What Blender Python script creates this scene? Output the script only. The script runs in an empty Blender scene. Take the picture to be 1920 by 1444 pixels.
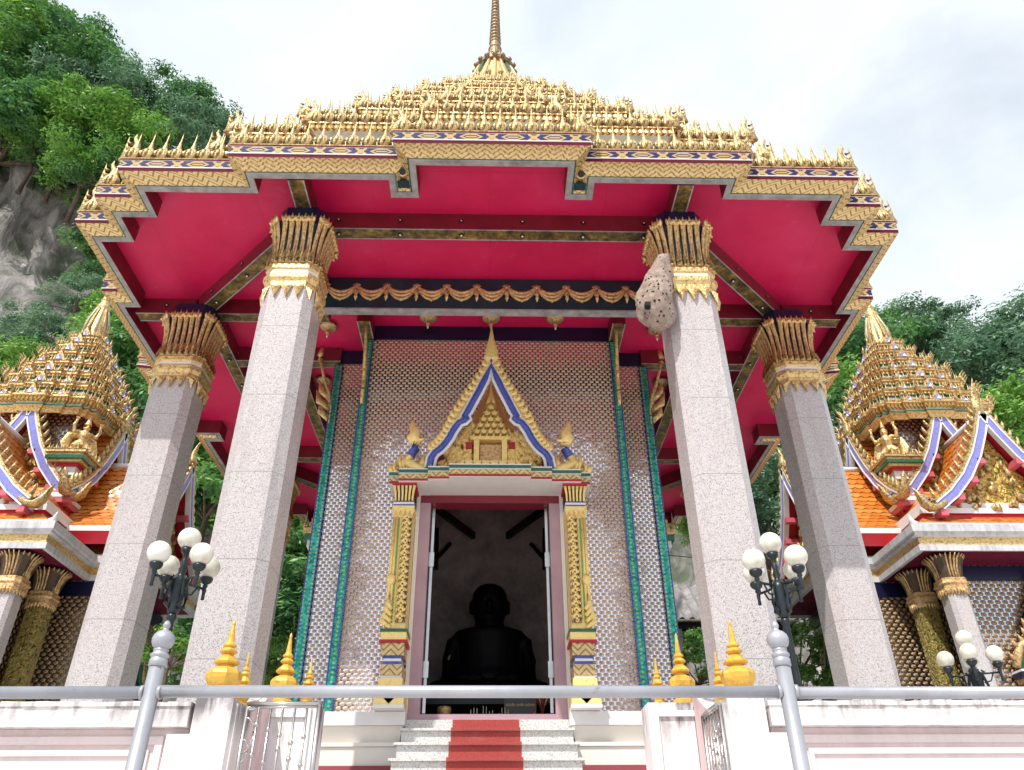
import bpy, math, random
from mathutils import Vector, Matrix
random.seed(7)
R_ = math.radians
scn = bpy.context.scene
COL = scn.collection
EYE = 1.6                                  # everything is laid out from eye height, then lifted by EYE at the end

# ------------------------------------------------------------------ camera, sky, sun, exposure
cd = bpy.data.cameras.new("camera"); cam = bpy.data.objects.new("camera", cd); COL.objects.link(cam)
_R = Vector((0.9997165, -0.02307343, -0.00587749)); _U = Vector((-0.00753028, -0.54056494, 0.84126859)); _F = Vector((0.02258812, 0.84098583, 0.54058543))
cam.matrix_world = Matrix(((_R.x, _U.x, -_F.x, 0.0692), (_R.y, _U.y, -_F.y, 0), (_R.z, _U.z, -_F.z, 0), (0, 0, 0, 1)))
cd.sensor_width = 36; cd.lens = 36 * 1459.76 / 1920; cd.clip_start = 0.05; cd.clip_end = 3000
scn.camera = cam
def ray(x, y):                             # photograph pixel -> direction (used to plan where far trees stand)
    return _F + _R * ((x - 960) / 1459.76) + _U * ((722 - y) / 1459.76)
def atD(x, y, D):
    d = ray(x, y); return Vector((0.0692, 0, 0)) + d * (D / d.y)

TOSUN = Vector((-0.36, -0.66, 1.0)).normalized()
sd = bpy.data.lights.new("sun", 'SUN'); so = bpy.data.objects.new("sun", sd); COL.objects.link(so)
sd.energy = 3.6; sd.angle = R_(0.5); sd.color = (1, 0.955, 0.88)
so.rotation_euler = TOSUN.to_track_quat('Z', 'Y').to_euler()
w = bpy.data.worlds.new("World"); scn.world = w; w.use_nodes = True
nt = w.node_tree; nt.nodes.clear()
out = nt.nodes.new('ShaderNodeOutputWorld'); bg = nt.nodes.new('ShaderNodeBackground'); bg.inputs[1].default_value = 0.12
sky = nt.nodes.new('ShaderNodeTexSky'); sky.sky_type = 'NISHITA'; sky.sun_disc = False
sky.sun_elevation = math.asin(TOSUN.z); sky.sun_rotation = math.atan2(TOSUN.x, TOSUN.y)
tc = nt.nodes.new('ShaderNodeTexCoord')
mp = nt.nodes.new('ShaderNodeMapping'); mp.inputs['Scale'].default_value = (1, 1, 1.9)
ns = nt.nodes.new('ShaderNodeTexNoise'); ns.inputs['Scale'].default_value = 2.1; ns.inputs['Detail'].default_value = 7; ns.inputs['Roughness'].default_value = .55
ns.inputs['Distortion'].default_value = .35
rp = nt.nodes.new('ShaderNodeValToRGB'); rp.color_ramp.elements[0].position = .30; rp.color_ramp.elements[1].position = .52
rp.color_ramp.elements[0].color = (.68, .68, .68, 1)
ns2 = nt.nodes.new('ShaderNodeTexNoise'); ns2.inputs['Scale'].default_value = 4.5; ns2.inputs['Detail'].default_value = 6
cr = nt.nodes.new('ShaderNodeValToRGB'); cr.color_ramp.elements[0].position = .3; cr.color_ramp.elements[1].position = .7
cr.color_ramp.elements[0].color = (5.8, 6.45, 7.25, 1); cr.color_ramp.elements[1].color = (6.9, 7.25, 7.45, 1)
mx = nt.nodes.new('ShaderNodeMix'); mx.data_type = 'RGBA'
L = nt.links.new
L(tc.outputs['Generated'], mp.inputs['Vector']); L(mp.outputs[0], ns.inputs['Vector']); L(mp.outputs[0], ns2.inputs['Vector'])
L(ns.outputs['Fac'], rp.inputs[0]); L(ns2.outputs['Fac'], cr.inputs[0])
L(rp.outputs[0], mx.inputs[0]); L(sky.outputs[0], mx.inputs[6]); L(cr.outputs[0], mx.inputs[7]); L(mx.outputs[2], bg.inputs[0]); L(bg.outputs[0], out.inputs[0])
scn.view_settings.view_transform = 'Standard'; scn.view_settings.look = 'None'; scn.view_settings.exposure = 0.32; scn.view_settings.gamma = 1

# ------------------------------------------------------------------ materials
class NT:
    def __init__(s, name, color=(.5, .5, .5), rough=.5, metal=0.0, spec=None):
        s.m = bpy.data.materials.new(name); s.m.use_nodes = True; s.t = s.m.node_tree
        s.b = s.t.nodes['Principled BSDF']; s.set('Base Color', (*color, 1)); s.set('Roughness', rough); s.set('Metallic', metal)
        if spec is not None: s.set('Specular IOR Level', spec)
    def set(s, k, v):
        if hasattr(v, 'is_output') or isinstance(v, bpy.types.NodeSocket): s.t.links.new(v, s.b.inputs[k])
        else: s.b.inputs[k].default_value = v
    def n(s, typ, **kw):
        nd = s.t.nodes.new('ShaderNode' + typ)
        for k, v in kw.items():
            if k in nd.inputs.keys() if isinstance(k, str) else False: pass
            setattr(nd, k, v)
        return nd
    def inp(s, nd, k, v):
        if isinstance(v, bpy.types.NodeSocket): s.t.links.new(v, nd.inputs[k])
        else: nd.inputs[k].default_value = v
    def M(s, op, a, b=None, c=None):
        nd = s.n('Math', operation=op)
        for i, v in enumerate((a, b, c)):
            if v is not None: s.inp(nd, i, v)
        return nd.outputs[0]
    def uv(s):
        nd = s.n('UVMap'); sp = s.n('SeparateXYZ'); s.t.links.new(nd.outputs[0], sp.inputs[0]); return sp.outputs[0], sp.outputs[1], nd.outputs[0]
    def obj(s): return s.n('TexCoord').outputs['Object']
    def geo(s): return s.n('NewGeometry')
    def noise(s, scale, detail=4, rough=.5, vec=None, dist=0):
        nd = s.n('TexNoise'); nd.inputs['Scale'].default_value = scale; nd.inputs['Detail'].default_value = detail; nd.inputs['Roughness'].default_value = rough
        nd.inputs['Distortion'].default_value = dist
        s.t.links.new(vec if vec is not None else s.obj(), nd.inputs['Vector']); return nd.outputs['Fac']
    def ramp(s, fac, stops):
        nd = s.n('ValToRGB'); s.t.links.new(fac, nd.inputs[0]); e = nd.color_ramp.elements
        while len(e) < len(stops): e.new(.5)
        for i, (p, c) in enumerate(stops): e[i].position = p; e[i].color = (*c, 1) if len(c) == 3 else c
        return nd.outputs[0]
    def mix(s, fac, a, b, mode='MIX'):
        nd = s.n('Mix', data_type='RGBA', blend_type=mode); s.inp(nd, 0, fac)
        for i, v in ((6, a), (7, b)): s.inp(nd, i, v if isinstance(v, bpy.types.NodeSocket) else (*v, 1))
        return nd.outputs[2]
    def bump(s, h, strength=.3, dist=.01):
        nd = s.n('Bump'); nd.inputs['Strength'].default_value = strength; nd.inputs['Distance'].default_value = dist; s.t.links.new(h, nd.inputs['Height'])
        s.t.links.new(nd.outputs[0], s.b.inputs['Normal']); return nd

def simple(name, c, rough=.5, metal=0., var=.12, scale=6, bump=.0, spec=None):
    t = NT(name, c, rough, metal, spec); f = t.noise(scale, 5, .6)
    lo = tuple(x * (1 - var) for x in c); hi = tuple(min(1, x * (1 + var)) for x in c)
    t.set('Base Color', t.ramp(f, [(.3, lo), (.7, hi)]))
    if bump: t.bump(t.noise(scale * 6, 4), bump, .01)
    return t.m

def gold_mat(name, c=(.82, .59, .27), dark=(.28, .15, .06), rough=.42, metal=.7, scale=28, bump=.6, d0=.30, d1=.52):
    t = NT(name, c, rough, metal); f = t.noise(scale, 4, .65)
    t.set('Base Color', t.ramp(f, [(d0, dark), (d1, c)])); t.bump(t.noise(scale * 1.3, 3), bump, .02); return t.m

GOLD = gold_mat('gold_stucco')
GOLD2 = gold_mat('old_gold_leaf', (.74, .50, .24), (.34, .18, .08), .45, .5, 30, .6, .32, .55)
BRONZE = gold_mat('old_bronze_gilding', (.40, .28, .17), (.10, .06, .045), .5, .5, 30, .5, .34, .58)
RB = gold_mat('relief_gilding', (.98, .74, .28), (.60, .38, .12), .38, .25, 22, .5, .22, .42)
GOLDY = gold_mat('bright_gold_stucco', (.70, .52, .24), (.17, .095, .04), .45, .5, 30, .7, .34, .58)
YEL = gold_mat('yellow_gold_paint', (.74, .44, .07), (.42, .21, .03), .46, .15, 14, .5, .28, .5)
RED = simple('crimson_ceiling_paint', (.56, .006, .045), .42, 0, .10, 2.2, .03)
_t = NT('crimson_ceiling', (.56, .006, .07), .45); _gp = _t.geo().outputs['Position']
_f = _t.noise(1.3, 7, .66, _gp); _g = _t.noise(5.5, 7, .72, _gp); _mp = _t.n('Mapping'); _mp.inputs['Scale'].default_value = (.7, 6, 1); _t.t.links.new(_gp, _mp.inputs[0]); _h = _t.noise(1.2, 6, .7, _mp.outputs[0])
_c = _t.ramp(_f, [(.3, (.51, .005, .064)), (.5, (.61, .008, .082)), (.72, (.65, .020, .112))])
_s = _t.ramp(_g, [(.60, (0, 0, 0)), (.74, (1, 1, 1))]); _s2 = _t.ramp(_h, [(.60, (0, 0, 0)), (.72, (1, 1, 1))])
_c = _t.mix(_t.M('MULTIPLY', _s, .22), _c, (.78, .20, .30)); _c = _t.mix(_t.M('MULTIPLY', _s2, .16), _c, (.30, .02, .05))
_x = _t.n('SeparateXYZ'); _t.t.links.new(_gp, _x.inputs[0]); _j = _t.M('MAXIMUM', _t.M('LESS_THAN', _t.M('FRACT', _t.M('MULTIPLY', _x.outputs[0], .82)), .006), _t.M('LESS_THAN', _t.M('FRACT', _t.M('MULTIPLY', _x.outputs[1], .55)), .004))
_t.set('Base Color', _t.mix(_t.M('MULTIPLY', _j, .35), _c, (.25, .01, .03))); RED = _t.m
DRED = simple('dark_red_beam_paint', (.17, .010, .022), .45, 0, .25, 4)
MRED = simple('red_trim_paint', (.48, .012, .035), .45, 0, .12, 5)
PINKR = simple('pink_red_paint', (.62, .12, .17), .5, 0, .10, 6)
MAROON = simple('maroon_trim', (.13, .012, .032), .7, 0, .2, 12, 0, .1)
GREYT = simple('weathered_grey_trim', (.30, .28, .28), .7, 0, .35, 9, .2)
NAVY = simple('navy_blue_paint', (.006, .007, .038), .35, 0, .2, 5)
TEALD = simple('dark_teal_paint', (.005, .03, .045), .35, 0, .3, 5)
GREEN = simple('green_glass_band', (.02, .13, .07), .2, .2, .3, 20)
WHITE = simple('white_paint', (.80, .79, .78), .5, 0, .06, 4)
CREAM = simple('cream_paint', (.80, .76, .70), .5, 0, .05, 3)
BLUE = simple('blue_glass_inlay', (.07, .10, .42), .2, .15, .35, 30, .2)
BLUEV = simple('violet_blue_inlay', (.25, .25, .62), .3, .1, .2, 25, .2)
BLACK = simple('black_lacquer', (.004, .004, .006), .5, 0, .3, 3)
DKIRON = simple('dark_green_iron', (.025, .034, .04), .35, .4, .3, 20)
STEEL = simple('stainless_steel', (.55, .53, .52), .25, .9, .12, 12)
_t = NT('silver_paint_pipe', (.42, .43, .48), .36, .3); _gp = _t.geo().outputs['Position']; _f = _t.noise(5, 5, .6, _gp); _g = _t.noise(16, 8, .75, _gp)
_t.set('Base Color', _t.mix(_t.ramp(_g, [(.63, (0, 0, 0)), (.70, (.7, .7, .7))]), _t.ramp(_f, [(.3, (.34, .35, .39)), (.7, (.47, .48, .53))]), (.20, .15, .12))); _t.bump(_g, .25, .006); PIPE = _t.m
MOLDG = simple('mottled_olive_gold', (.2, .14, .04), .4, .5)
_t = NT('mottled_olive_gold', (.2, .14, .04), .4, .45); _f = _t.noise(9, 6, .75)
_t.set('Base Color', _t.ramp(_f, [(.36, (.035, .028, .018)), (.5, (.16, .105, .035)), (.6, (.30, .20, .06)), (.7, (.62, .46, .12))])); _t.bump(_t.noise(22, 4), .4, .01); MOLDG = _t.m
_t = NT('globe_glass', (.82, .81, .74), .22, 0); _f = _t.noise(7, 5, .6)
_t.set('Base Color', _t.ramp(_f, [(.32, (.50, .47, .36)), (.5, (.76, .74, .66)), (.65, (.86, .85, .80))])); _t.set('Subsurface Weight', .35); _t.set('Subsurface Radius', (.1, .1, .08)); _t.set('Subsurface Scale', .3)
GLOBE = _t.m

# granite
_t = NT('speckled_granite', (.6, .57, .56), .22); _v = _t.n('TexVoronoi'); _v.inputs['Scale'].default_value = 150; _t.t.links.new(_t.obj(), _v.inputs['Vector'])
_sp = _t.n('SeparateColor'); _t.t.links.new(_v.outputs['Color'], _sp.inputs[0])
_c = _t.ramp(_sp.outputs[0], [(.0, (.20, .185, .185)), (.14, (.38, .35, .35)), (.4, (.50, .455, .46)), (.7, (.60, .58, .575)), (1., (.56, .50, .505))])
_n = _t.noise(1.3, 3); _c2 = _t.mix(_t.M('MULTIPLY', _t.ramp(_n, [(.35, (0, 0, 0)), (.65, (1, 1, 1))]), .22), _c, (.55, .43, .455))
_mq = _t.n('Mapping'); _mq.inputs['Scale'].default_value = (5, 5, .5); _t.t.links.new(_t.geo().outputs['Position'], _mq.inputs[0]); _gr = _t.ramp(_t.noise(1.0, 6, .65, _mq.outputs[0]), [(.56, (0, 0, 0)), (.70, (1, 1, 1))])
_c2 = _t.mix(_t.M('MULTIPLY', _gr, .26), _c2, (.26, .24, .23))
_t.set('Base Color', _c2); GRAN = _t.m
# joints between granite slabs
_x = _t.n('SeparateXYZ'); _t.t.links.new(_t.geo().outputs['Position'], _x.inputs[0])
_fr = _t.M('FRACT', _t.M('MULTIPLY', _x.outputs[2], 1.35)); _j = _t.M('LESS_THAN', _fr, .010)
_t.set('Base Color', _t.mix(_t.M('MULTIPLY', _j, .75), _c2, (.26, .24, .24)))
_t = NT('step_granite', (.5, .5, .5), .3); _v = _t.n('TexVoronoi'); _v.inputs['Scale'].default_value = 120; _t.t.links.new(_t.obj(), _v.inputs['Vector'])
_sp = _t.n('SeparateColor'); _t.t.links.new(_v.outputs['Color'], _sp.inputs[0])
_t.set('Base Color', _t.ramp(_sp.outputs[0], [(0, (.36, .36, .35)), (.2, (.55, .55, .53)), (.6, (.68, .68, .66)), (1, (.75, .75, .73))])); STEPG = _t.m
_t = NT('red_painted_granite', (.40, .05, .04), .5); _gp = _t.geo().outputs['Position']; _f = _t.noise(3.5, 8, .7, _gp); _g = _t.noise(90, 2, .5, _gp)
_t.set('Base Color', _t.mix(_t.ramp(_f, [(.55, (0, 0, 0)), (.72, (.45, .45, .45))]), _t.ramp(_g, [(.35, (.34, .04, .035)), (.65, (.43, .065, .05))]), (.46, .20, .17))); CARPET = _t.m

# stained stucco
def stucco(name, base, zline=None, amount=.5):
    t = NT(name, base, .75); g = t.geo(); f = t.noise(2.2, 8, .68, g.outputs['Position'])
    mpn = t.n('Mapping'); mpn.inputs['Scale'].default_value = (9, 9, 1.1); t.t.links.new(g.outputs['Position'], mpn.inputs['Vector'])
    f2 = t.noise(1.6, 6, .6, mpn.outputs[0])
    st = t.ramp(t.M('ADD', t.M('MULTIPLY', f, .5), t.M('MULTIPLY', f2, .55)), [(.49, (0, 0, 0)), (.63, (1, 1, 1))])
    if zline is not None:
        xx = t.n('SeparateXYZ'); t.t.links.new(g.outputs['Position'], xx.inputs[0])
        msk = t.n('MapRange'); msk.inputs[1].default_value = zline[0]; msk.inputs[2].default_value = zline[1]; t.t.links.new(xx.outputs[2], msk.inputs[0])
        st = t.M('MULTIPLY', st, msk.outputs[0])
    t.set('Base Color', t.mix(t.M('MULTIPLY', st, amount), base, (.17, .16, .17))); t.bump(t.noise(30, 5, .6, g.outputs['Position']), .25, .01); return t.m
STUC = stucco('stained_white_stucco', (.82, .76, .76), (EYE + .66, EYE + .84), 1.0)
STUCP = stucco('pale_pink_stucco', (.80, .68, .68), None, .12)
CHEEK = stucco('pink_stained_stucco', (.72, .52, .53), None, .40)
CONC = stucco('old_concrete', (.36, .34, .33), None, .5)

# mirror mosaic with gold flowers
def mosaic(name, cell=.069, gold=(1.0, .80, .54), bg=(.58, .48, .55), mirror=(.84, .80, .90), mrough=.12):
    t = NT(name); u, v, _ = t.uv()
    U = t.M('DIVIDE', u, cell); V = t.M('DIVIDE', v, cell * .56); row = t.M('FLOOR', V)
    U2 = t.M('ADD', U, t.M('MULTIPLY', t.M('FLOORED_MODULO', row, 2.0), .5))
    fu = t.M('SUBTRACT', t.M('FRACT', U2), .5); fv = t.M('MULTIPLY', t.M('SUBTRACT', t.M('FRACT', V), .5), .72)
    d = t.M('SQRT', t.M('ADD', t.M('MULTIPLY', fu, fu), t.M('MULTIPLY', fv, fv)))
    ang = t.M('ARCTAN2', fv, fu); pet = t.M('MULTIPLY', t.M('COSINE', t.M('MULTIPLY', ang, 5)), .045); fv3 = t.M('SUBTRACT', fv, .055); dq = t.M('SQRT', t.M('ADD', t.M('MULTIPLY', fu, fu), t.M('MULTIPLY', fv3, fv3))); dd = t.M('ADD', dq, pet)  # flower set high in its cell; the ground crescent below is its painted shade
    isg = t.M('LESS_THAN', dd, .33); ism = t.M('MULTIPLY', t.M('GREATER_THAN', d, .43), t.M('SUBTRACT', 1.0, t.M('LESS_THAN', dd, .33)))
    idv = t.n('CombineXYZ'); t.inp(idv, 0, t.M('FLOOR', t.M('ADD', U2, .5))); t.inp(idv, 1, t.M('FLOOR', t.M('ADD', V, .5)))
    wn = t.n('TexWhiteNoise'); wn.noise_dimensions = '2D'; t.t.links.new(idv.outputs[0], wn.inputs['Vector'])
    c = t.mix(isg, bg, gold); c = t.mix(ism, c, mirror); t.set('Base Color', c)
    t.set('Metallic', t.M('SUBTRACT', 1.0, t.M('MULTIPLY', isg, .9)))
    t.set('Roughness', t.M('SUBTRACT', .34, t.M('MULTIPLY', ism, .34 - mrough)))
    h = t.M('SUBTRACT', .34, t.M('MINIMUM', dd, .34)); b = t.bump(h, 1.0, cell * .9)
    # every mirror chip sits at its own slight tilt
    g = t.geo(); vm = t.n('VectorMath', operation='SUBTRACT'); t.t.links.new(wn.outputs['Color'], vm.inputs[0]); vm.inputs[1].default_value = (.5, .5, .5)
    sc = t.n('VectorMath', operation='SCALE'); t.t.links.new(vm.outputs[0], sc.inputs[0]); t.inp(sc, 'Scale', t.M('MULTIPLY', ism, .06))
    ad = t.n('VectorMath', operation='ADD'); t.t.links.new(g.outputs['Normal'], ad.inputs[0]); t.t.links.new(sc.outputs[0], ad.inputs[1])
    nn = t.n('VectorMath', operation='NORMALIZE'); t.t.links.new(ad.outputs[0], nn.inputs[0]); t.t.links.new(nn.outputs[0], b.inputs['Normal'])
    return t.m
MOSA = mosaic('mirror_mosaic')
MOSB = mosaic('shrine_mosaic', .11, (.52, .34, .18), (.20, .16, .16), (.60, .64, .72), .2)

def strip_mat():
    t = NT('teal_glass_strip', (.02, .25, .2), .18, .55); u, v, vec = t.uv()
    f = t.noise(26, 3, .6, t.geo().outputs['Position'])
    base = t.ramp(f, [(.3, (.01, .12, .19)), (.48, (.02, .33, .27)), (.62, (.09, .52, .36))])
    a = t.M('ABSOLUTE', t.M('SUBTRACT', t.M('FRACT', t.M('DIVIDE', v, .045)), .5)); bq = t.M('ABSOLUTE', t.M('SUBTRACT', t.M('FRACT', t.M('ADD', t.M('DIVIDE', u, .075), 0.0)), .5))
    dot = t.M('LESS_THAN', t.M('ADD', a, t.M('MULTIPLY', bq, 1.3)), .30)
    t.set('Base Color', t.mix(t.M('MULTIPLY', dot, .7), base, (.55, .62, .25))); t.bump(t.noise(60, 2, .5, t.geo().outputs['Position']), .5, .01); return t.m
TEALS = strip_mat()

def zigzag():
    t = NT('gold_chevron_relief', (.7, .5, .2), .4, .6); u, v, _ = t.uv()
    tri = t.M('ABSOLUTE', t.M('SUBTRACT', t.M('FRACT', t.M('DIVIDE', u, .145)), .5))
    s = t.M('FRACT', t.M('ADD', t.M('MULTIPLY', tri, 2.4), t.M('DIVIDE', v, .060)))
    f = t.noise(40, 3)
    hi = t.ramp(f, [(.3, (.58, .42, .19)), (.6, (.72, .54, .27))])
    t.set('Base Color', t.mix(t.M('MULTIPLY', t.M('LESS_THAN', s, .30), .8), hi, (.22, .115, .035)))
    t.bump(s, .25, .01); return t.m
ZIG = zigzag()
def lozenge():
    t = NT('blue_band_gold_lozenges', (.1, .1, .4), .6, 0, .15); u, v, _ = t.uv()
    P = .40; fu = t.M('MULTIPLY', t.M('SUBTRACT', t.M('FRACT', t.M('DIVIDE', u, P)), .5), P); fv = v
    au = t.M('ABSOLUTE', fu); av = t.M('ABSOLUTE', fv)
    d1 = t.M('ADD', t.M('MULTIPLY', t.M('MAXIMUM', t.M('SUBTRACT', au, .045), 0.0), .62), av)          # long lozenge ring
    ring = t.M('MULTIPLY', t.M('LESS_THAN', d1, .044), t.M('SUBTRACT', 1.0, t.M('MULTIPLY', t.M('LESS_THAN', d1, .022), t.M('GREATER_THAN', d1, .010))))
    u2 = t.M('SUBTRACT', P / 2, au); cross = t.M('LESS_THAN', t.M('ABSOLUTE', t.M('SUBTRACT', t.M('MULTIPLY', u2, .8), av)), .018)
    cross = t.M('MULTIPLY', cross, t.M('LESS_THAN', u2, .056)); mid = t.M('LESS_THAN', t.M('ADD', u2, av), .034)
    g = t.M('MAXIMUM', t.M('MAXIMUM', ring, cross), mid)
    t.set('Base Color', t.mix(g, (.03, .03, .12), (.50, .35, .14))); t.bump(g, .8, .02); return t.m
LOZ = lozenge()
def beads():
    t = NT('gold_bead_row', (.7, .5, .2), .4, .6); u, v, _ = t.uv()
    s = t.M('ABSOLUTE', t.M('SUBTRACT', t.M('FRACT', t.M('DIVIDE', u, .07)), .5))
    t.set('Base Color', t.ramp(s, [(.0, (.85, .60, .24)), (.28, (.8, .55, .2)), (.44, (.22, .10, .04))])); t.bump(t.M('SUBTRACT', .5, s), 1.0, .03); return t.m
BEAD = beads()
_t = NT('pale_green_band', (.5, .55, .42), .4); _f = _t.noise(5, 4, .6)
_t.set('Base Color', _t.ramp(_f, [(.35, (.30, .36, .26)), (.55, (.62, .60, .46)), (.7, (.66, .48, .42))])); PALE = _t.m
def tiles(name, cu, cv, pal):
    t = NT(name, pal[0], .32); u, v, _ = t.uv()
    V = t.M('DIVIDE', v, cv); row = t.M('FLOOR', V); U = t.M('ADD', t.M('DIVIDE', u, cu), t.M('MULTIPLY', t.M('FLOORED_MODULO', row, 2.0), .5))
    fv = t.M('FRACT', V); fu = t.M('ABSOLUTE', t.M('SUBTRACT', t.M('FRACT', U), .5))
    edge = t.M('ADD', fv, t.M('MULTIPLY', t.M('MULTIPLY', fu, fu), -1.2))
    idv = t.n('CombineXYZ'); t.inp(idv, 0, t.M('FLOOR', U)); t.inp(idv, 1, row); wn = t.n('TexWhiteNoise'); wn.noise_dimensions = '2D'; t.t.links.new(idv.outputs[0], wn.inputs['Vector'])
    c = t.ramp(wn.outputs['Value'], [(0, pal[0]), (.5, pal[1]), (1, pal[2])])
    t.set('Base Color', t.mix(t.M('LESS_THAN', t.M('ABSOLUTE', edge), .12), c, tuple(x * .22 for x in pal[0]))); t.bump(t.M('SUBTRACT', 1.0, t.M('FRACT', t.M('ADD', edge, 1.0))), .8, .03); return t.m
TILE = tiles('orange_roof_tiles', .17, .13, ((.58, .15, .02), (.70, .23, .035), (.72, .30, .06)))
_t = NT('corrugated_roofing', (.3, .29, .28), .8); _x = _t.n('SeparateXYZ'); _t.t.links.new(_t.obj(), _x.inputs[0]); _f = _t.noise(3, 7, .7)
_t.set('Base Color', _t.ramp(_f, [(.3, (.12, .11, .11)), (.55, (.27, .25, .25)), (.75, (.48, .46, .45))])); CORR = _t.m
# relief gold on green
def relief_mat(name, g=(.86, .60, .16), b=(.04, .20, .06), sc=9):
    t = NT(name, g, .4, .45); f = t.noise(sc, 3, .55, t.geo().outputs['Position'], 1.6)
    t.set('Base Color', t.ramp(f, [(.36, b), (.42, (.40, .22, .05)), (.5, g), (.62, g), (.72, (.35, .17, .04))])); t.bump(f, 1.0, .12); return t.m
RELF = relief_mat('gable_relief'); GPIL = relief_mat('green_glass_pillar', (.40, .34, .10), (.015, .07, .03), 14)
RELG = relief_mat('gold_filigree', (.85, .58, .20), (.10, .10, .30), 26)
_t = NT('dark_plaster', (.2, .17, .16), .9); _f = _t.noise(1.6, 8, .72); _t.set('Base Color', _t.ramp(_f, [(.3, (.17, .155, .16)), (.52, (.46, .39, .38)), (.72, (.74, .60, .56))])); PLAST = _t.m
_t = NT('wasp_nest_mud', (.42, .32, .27), .95); _f = _t.noise(11, 8, .7); _v = _t.n('TexVoronoi'); _v.inputs['Scale'].default_value = 16; _t.t.links.new(_t.obj(), _v.inputs['Vector'])
_h = _t.ramp(_v.outputs['Distance'], [(.10, (0, 0, 0)), (.2, (1, 1, 1))])
_t.set('Base Color', _t.mix(_h, (.03, .02, .02), _t.ramp(_f, [(.3, (.24, .16, .13)), (.5, (.40, .30, .25)), (.7, (.58, .49, .43))]))); _t.bump(_t.M('ADD', _f, _t.M('MULTIPLY', _h, .5)), .9, .05); MUD = _t.m
_t = NT('door_frame_rose', (.38, .22, .26), .4); _f = _t.noise(3, 4); _t.set('Base Color', _t.ramp(_f, [(.3, (.40, .25, .30)), (.7, (.50, .33, .38))])); ROSE = _t.m
# rock
_t = NT('limestone', (.35, .33, .31), .95); _g = _t.geo(); _mp = _t.n('Mapping'); _mp.inputs['Scale'].default_value = (.62, .62, .22); _t.t.links.new(_g.outputs['Position'], _mp.inputs[0])
_f = _t.noise(1.0, 10, .68, _mp.outputs[0], .6); _f2 = _t.noise(.22, 4, .6, _g.outputs['Position'])
_c = _t.ramp(_f, [(.32, (.04, .038, .036)), (.43, (.16, .15, .14)), (.53, (.32, .30, .285)), (.62, (.46, .43, .41)), (.75, (.58, .54, .51))])
_t.set('Base Color', _t.mix(_t.ramp(_f2, [(.5, (0, 0, 0)), (.6, (.8, .8, .8))]), _c, (.05, .075, .035))); _t.bump(_f, .9, .6); ROCK = _t.m
def leaf_mat(name, lo, mid, hi):
    t = NT(name, mid, .5); g = t.geo(); f = t.noise(.55, 3, .6, g.outputs['Position'])
    rn = g.outputs['Random Per Island']; k = t.M('ADD', t.M('MULTIPLY', f, .75), t.M('MULTIPLY', rn, .30))
    c = t.ramp(k, [(.32, lo), (.52, mid), (.74, hi)]); t.set('Base Color', c); t.set('Roughness', .42)
    tr = t.n('BsdfTranslucent'); t.t.links.new(c, tr.inputs['Color']); ms = t.n('MixShader'); ms.inputs[0].default_value = .32
    o = t.t.nodes['Material Output']; t.t.links.new(t.b.outputs[0], ms.inputs[1]); t.t.links.new(tr.outputs[0], ms.inputs[2]); t.t.links.new(ms.outputs[0], o.inputs[0]); return t.m
LEAFA = leaf_mat('leaves_dark_green', (.04, .13, .055), (.11, .27, .09), (.24, .45, .12))
LEAFB = leaf_mat('leaves_fresh_green', (.08, .22, .045), (.20, .42, .08), (.36, .56, .13))
LEAFC = leaf_mat('leaves_blue_green', (.07, .16, .10), (.16, .30, .18), (.30, .45, .27))
BARK = simple('bark', (.16, .12, .09), .9, 0, .35, 5, .3)
TILEW = simple('white_floor_tiles', (.74, .72, .70), .3, 0, .06, 2)
PAVE = simple('pale_paving', (.55, .52, .50), .6, 0, .12, 2)
EARTH = simple('earth', (.20, .17, .12), .9, 0, .3, .6)

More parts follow.
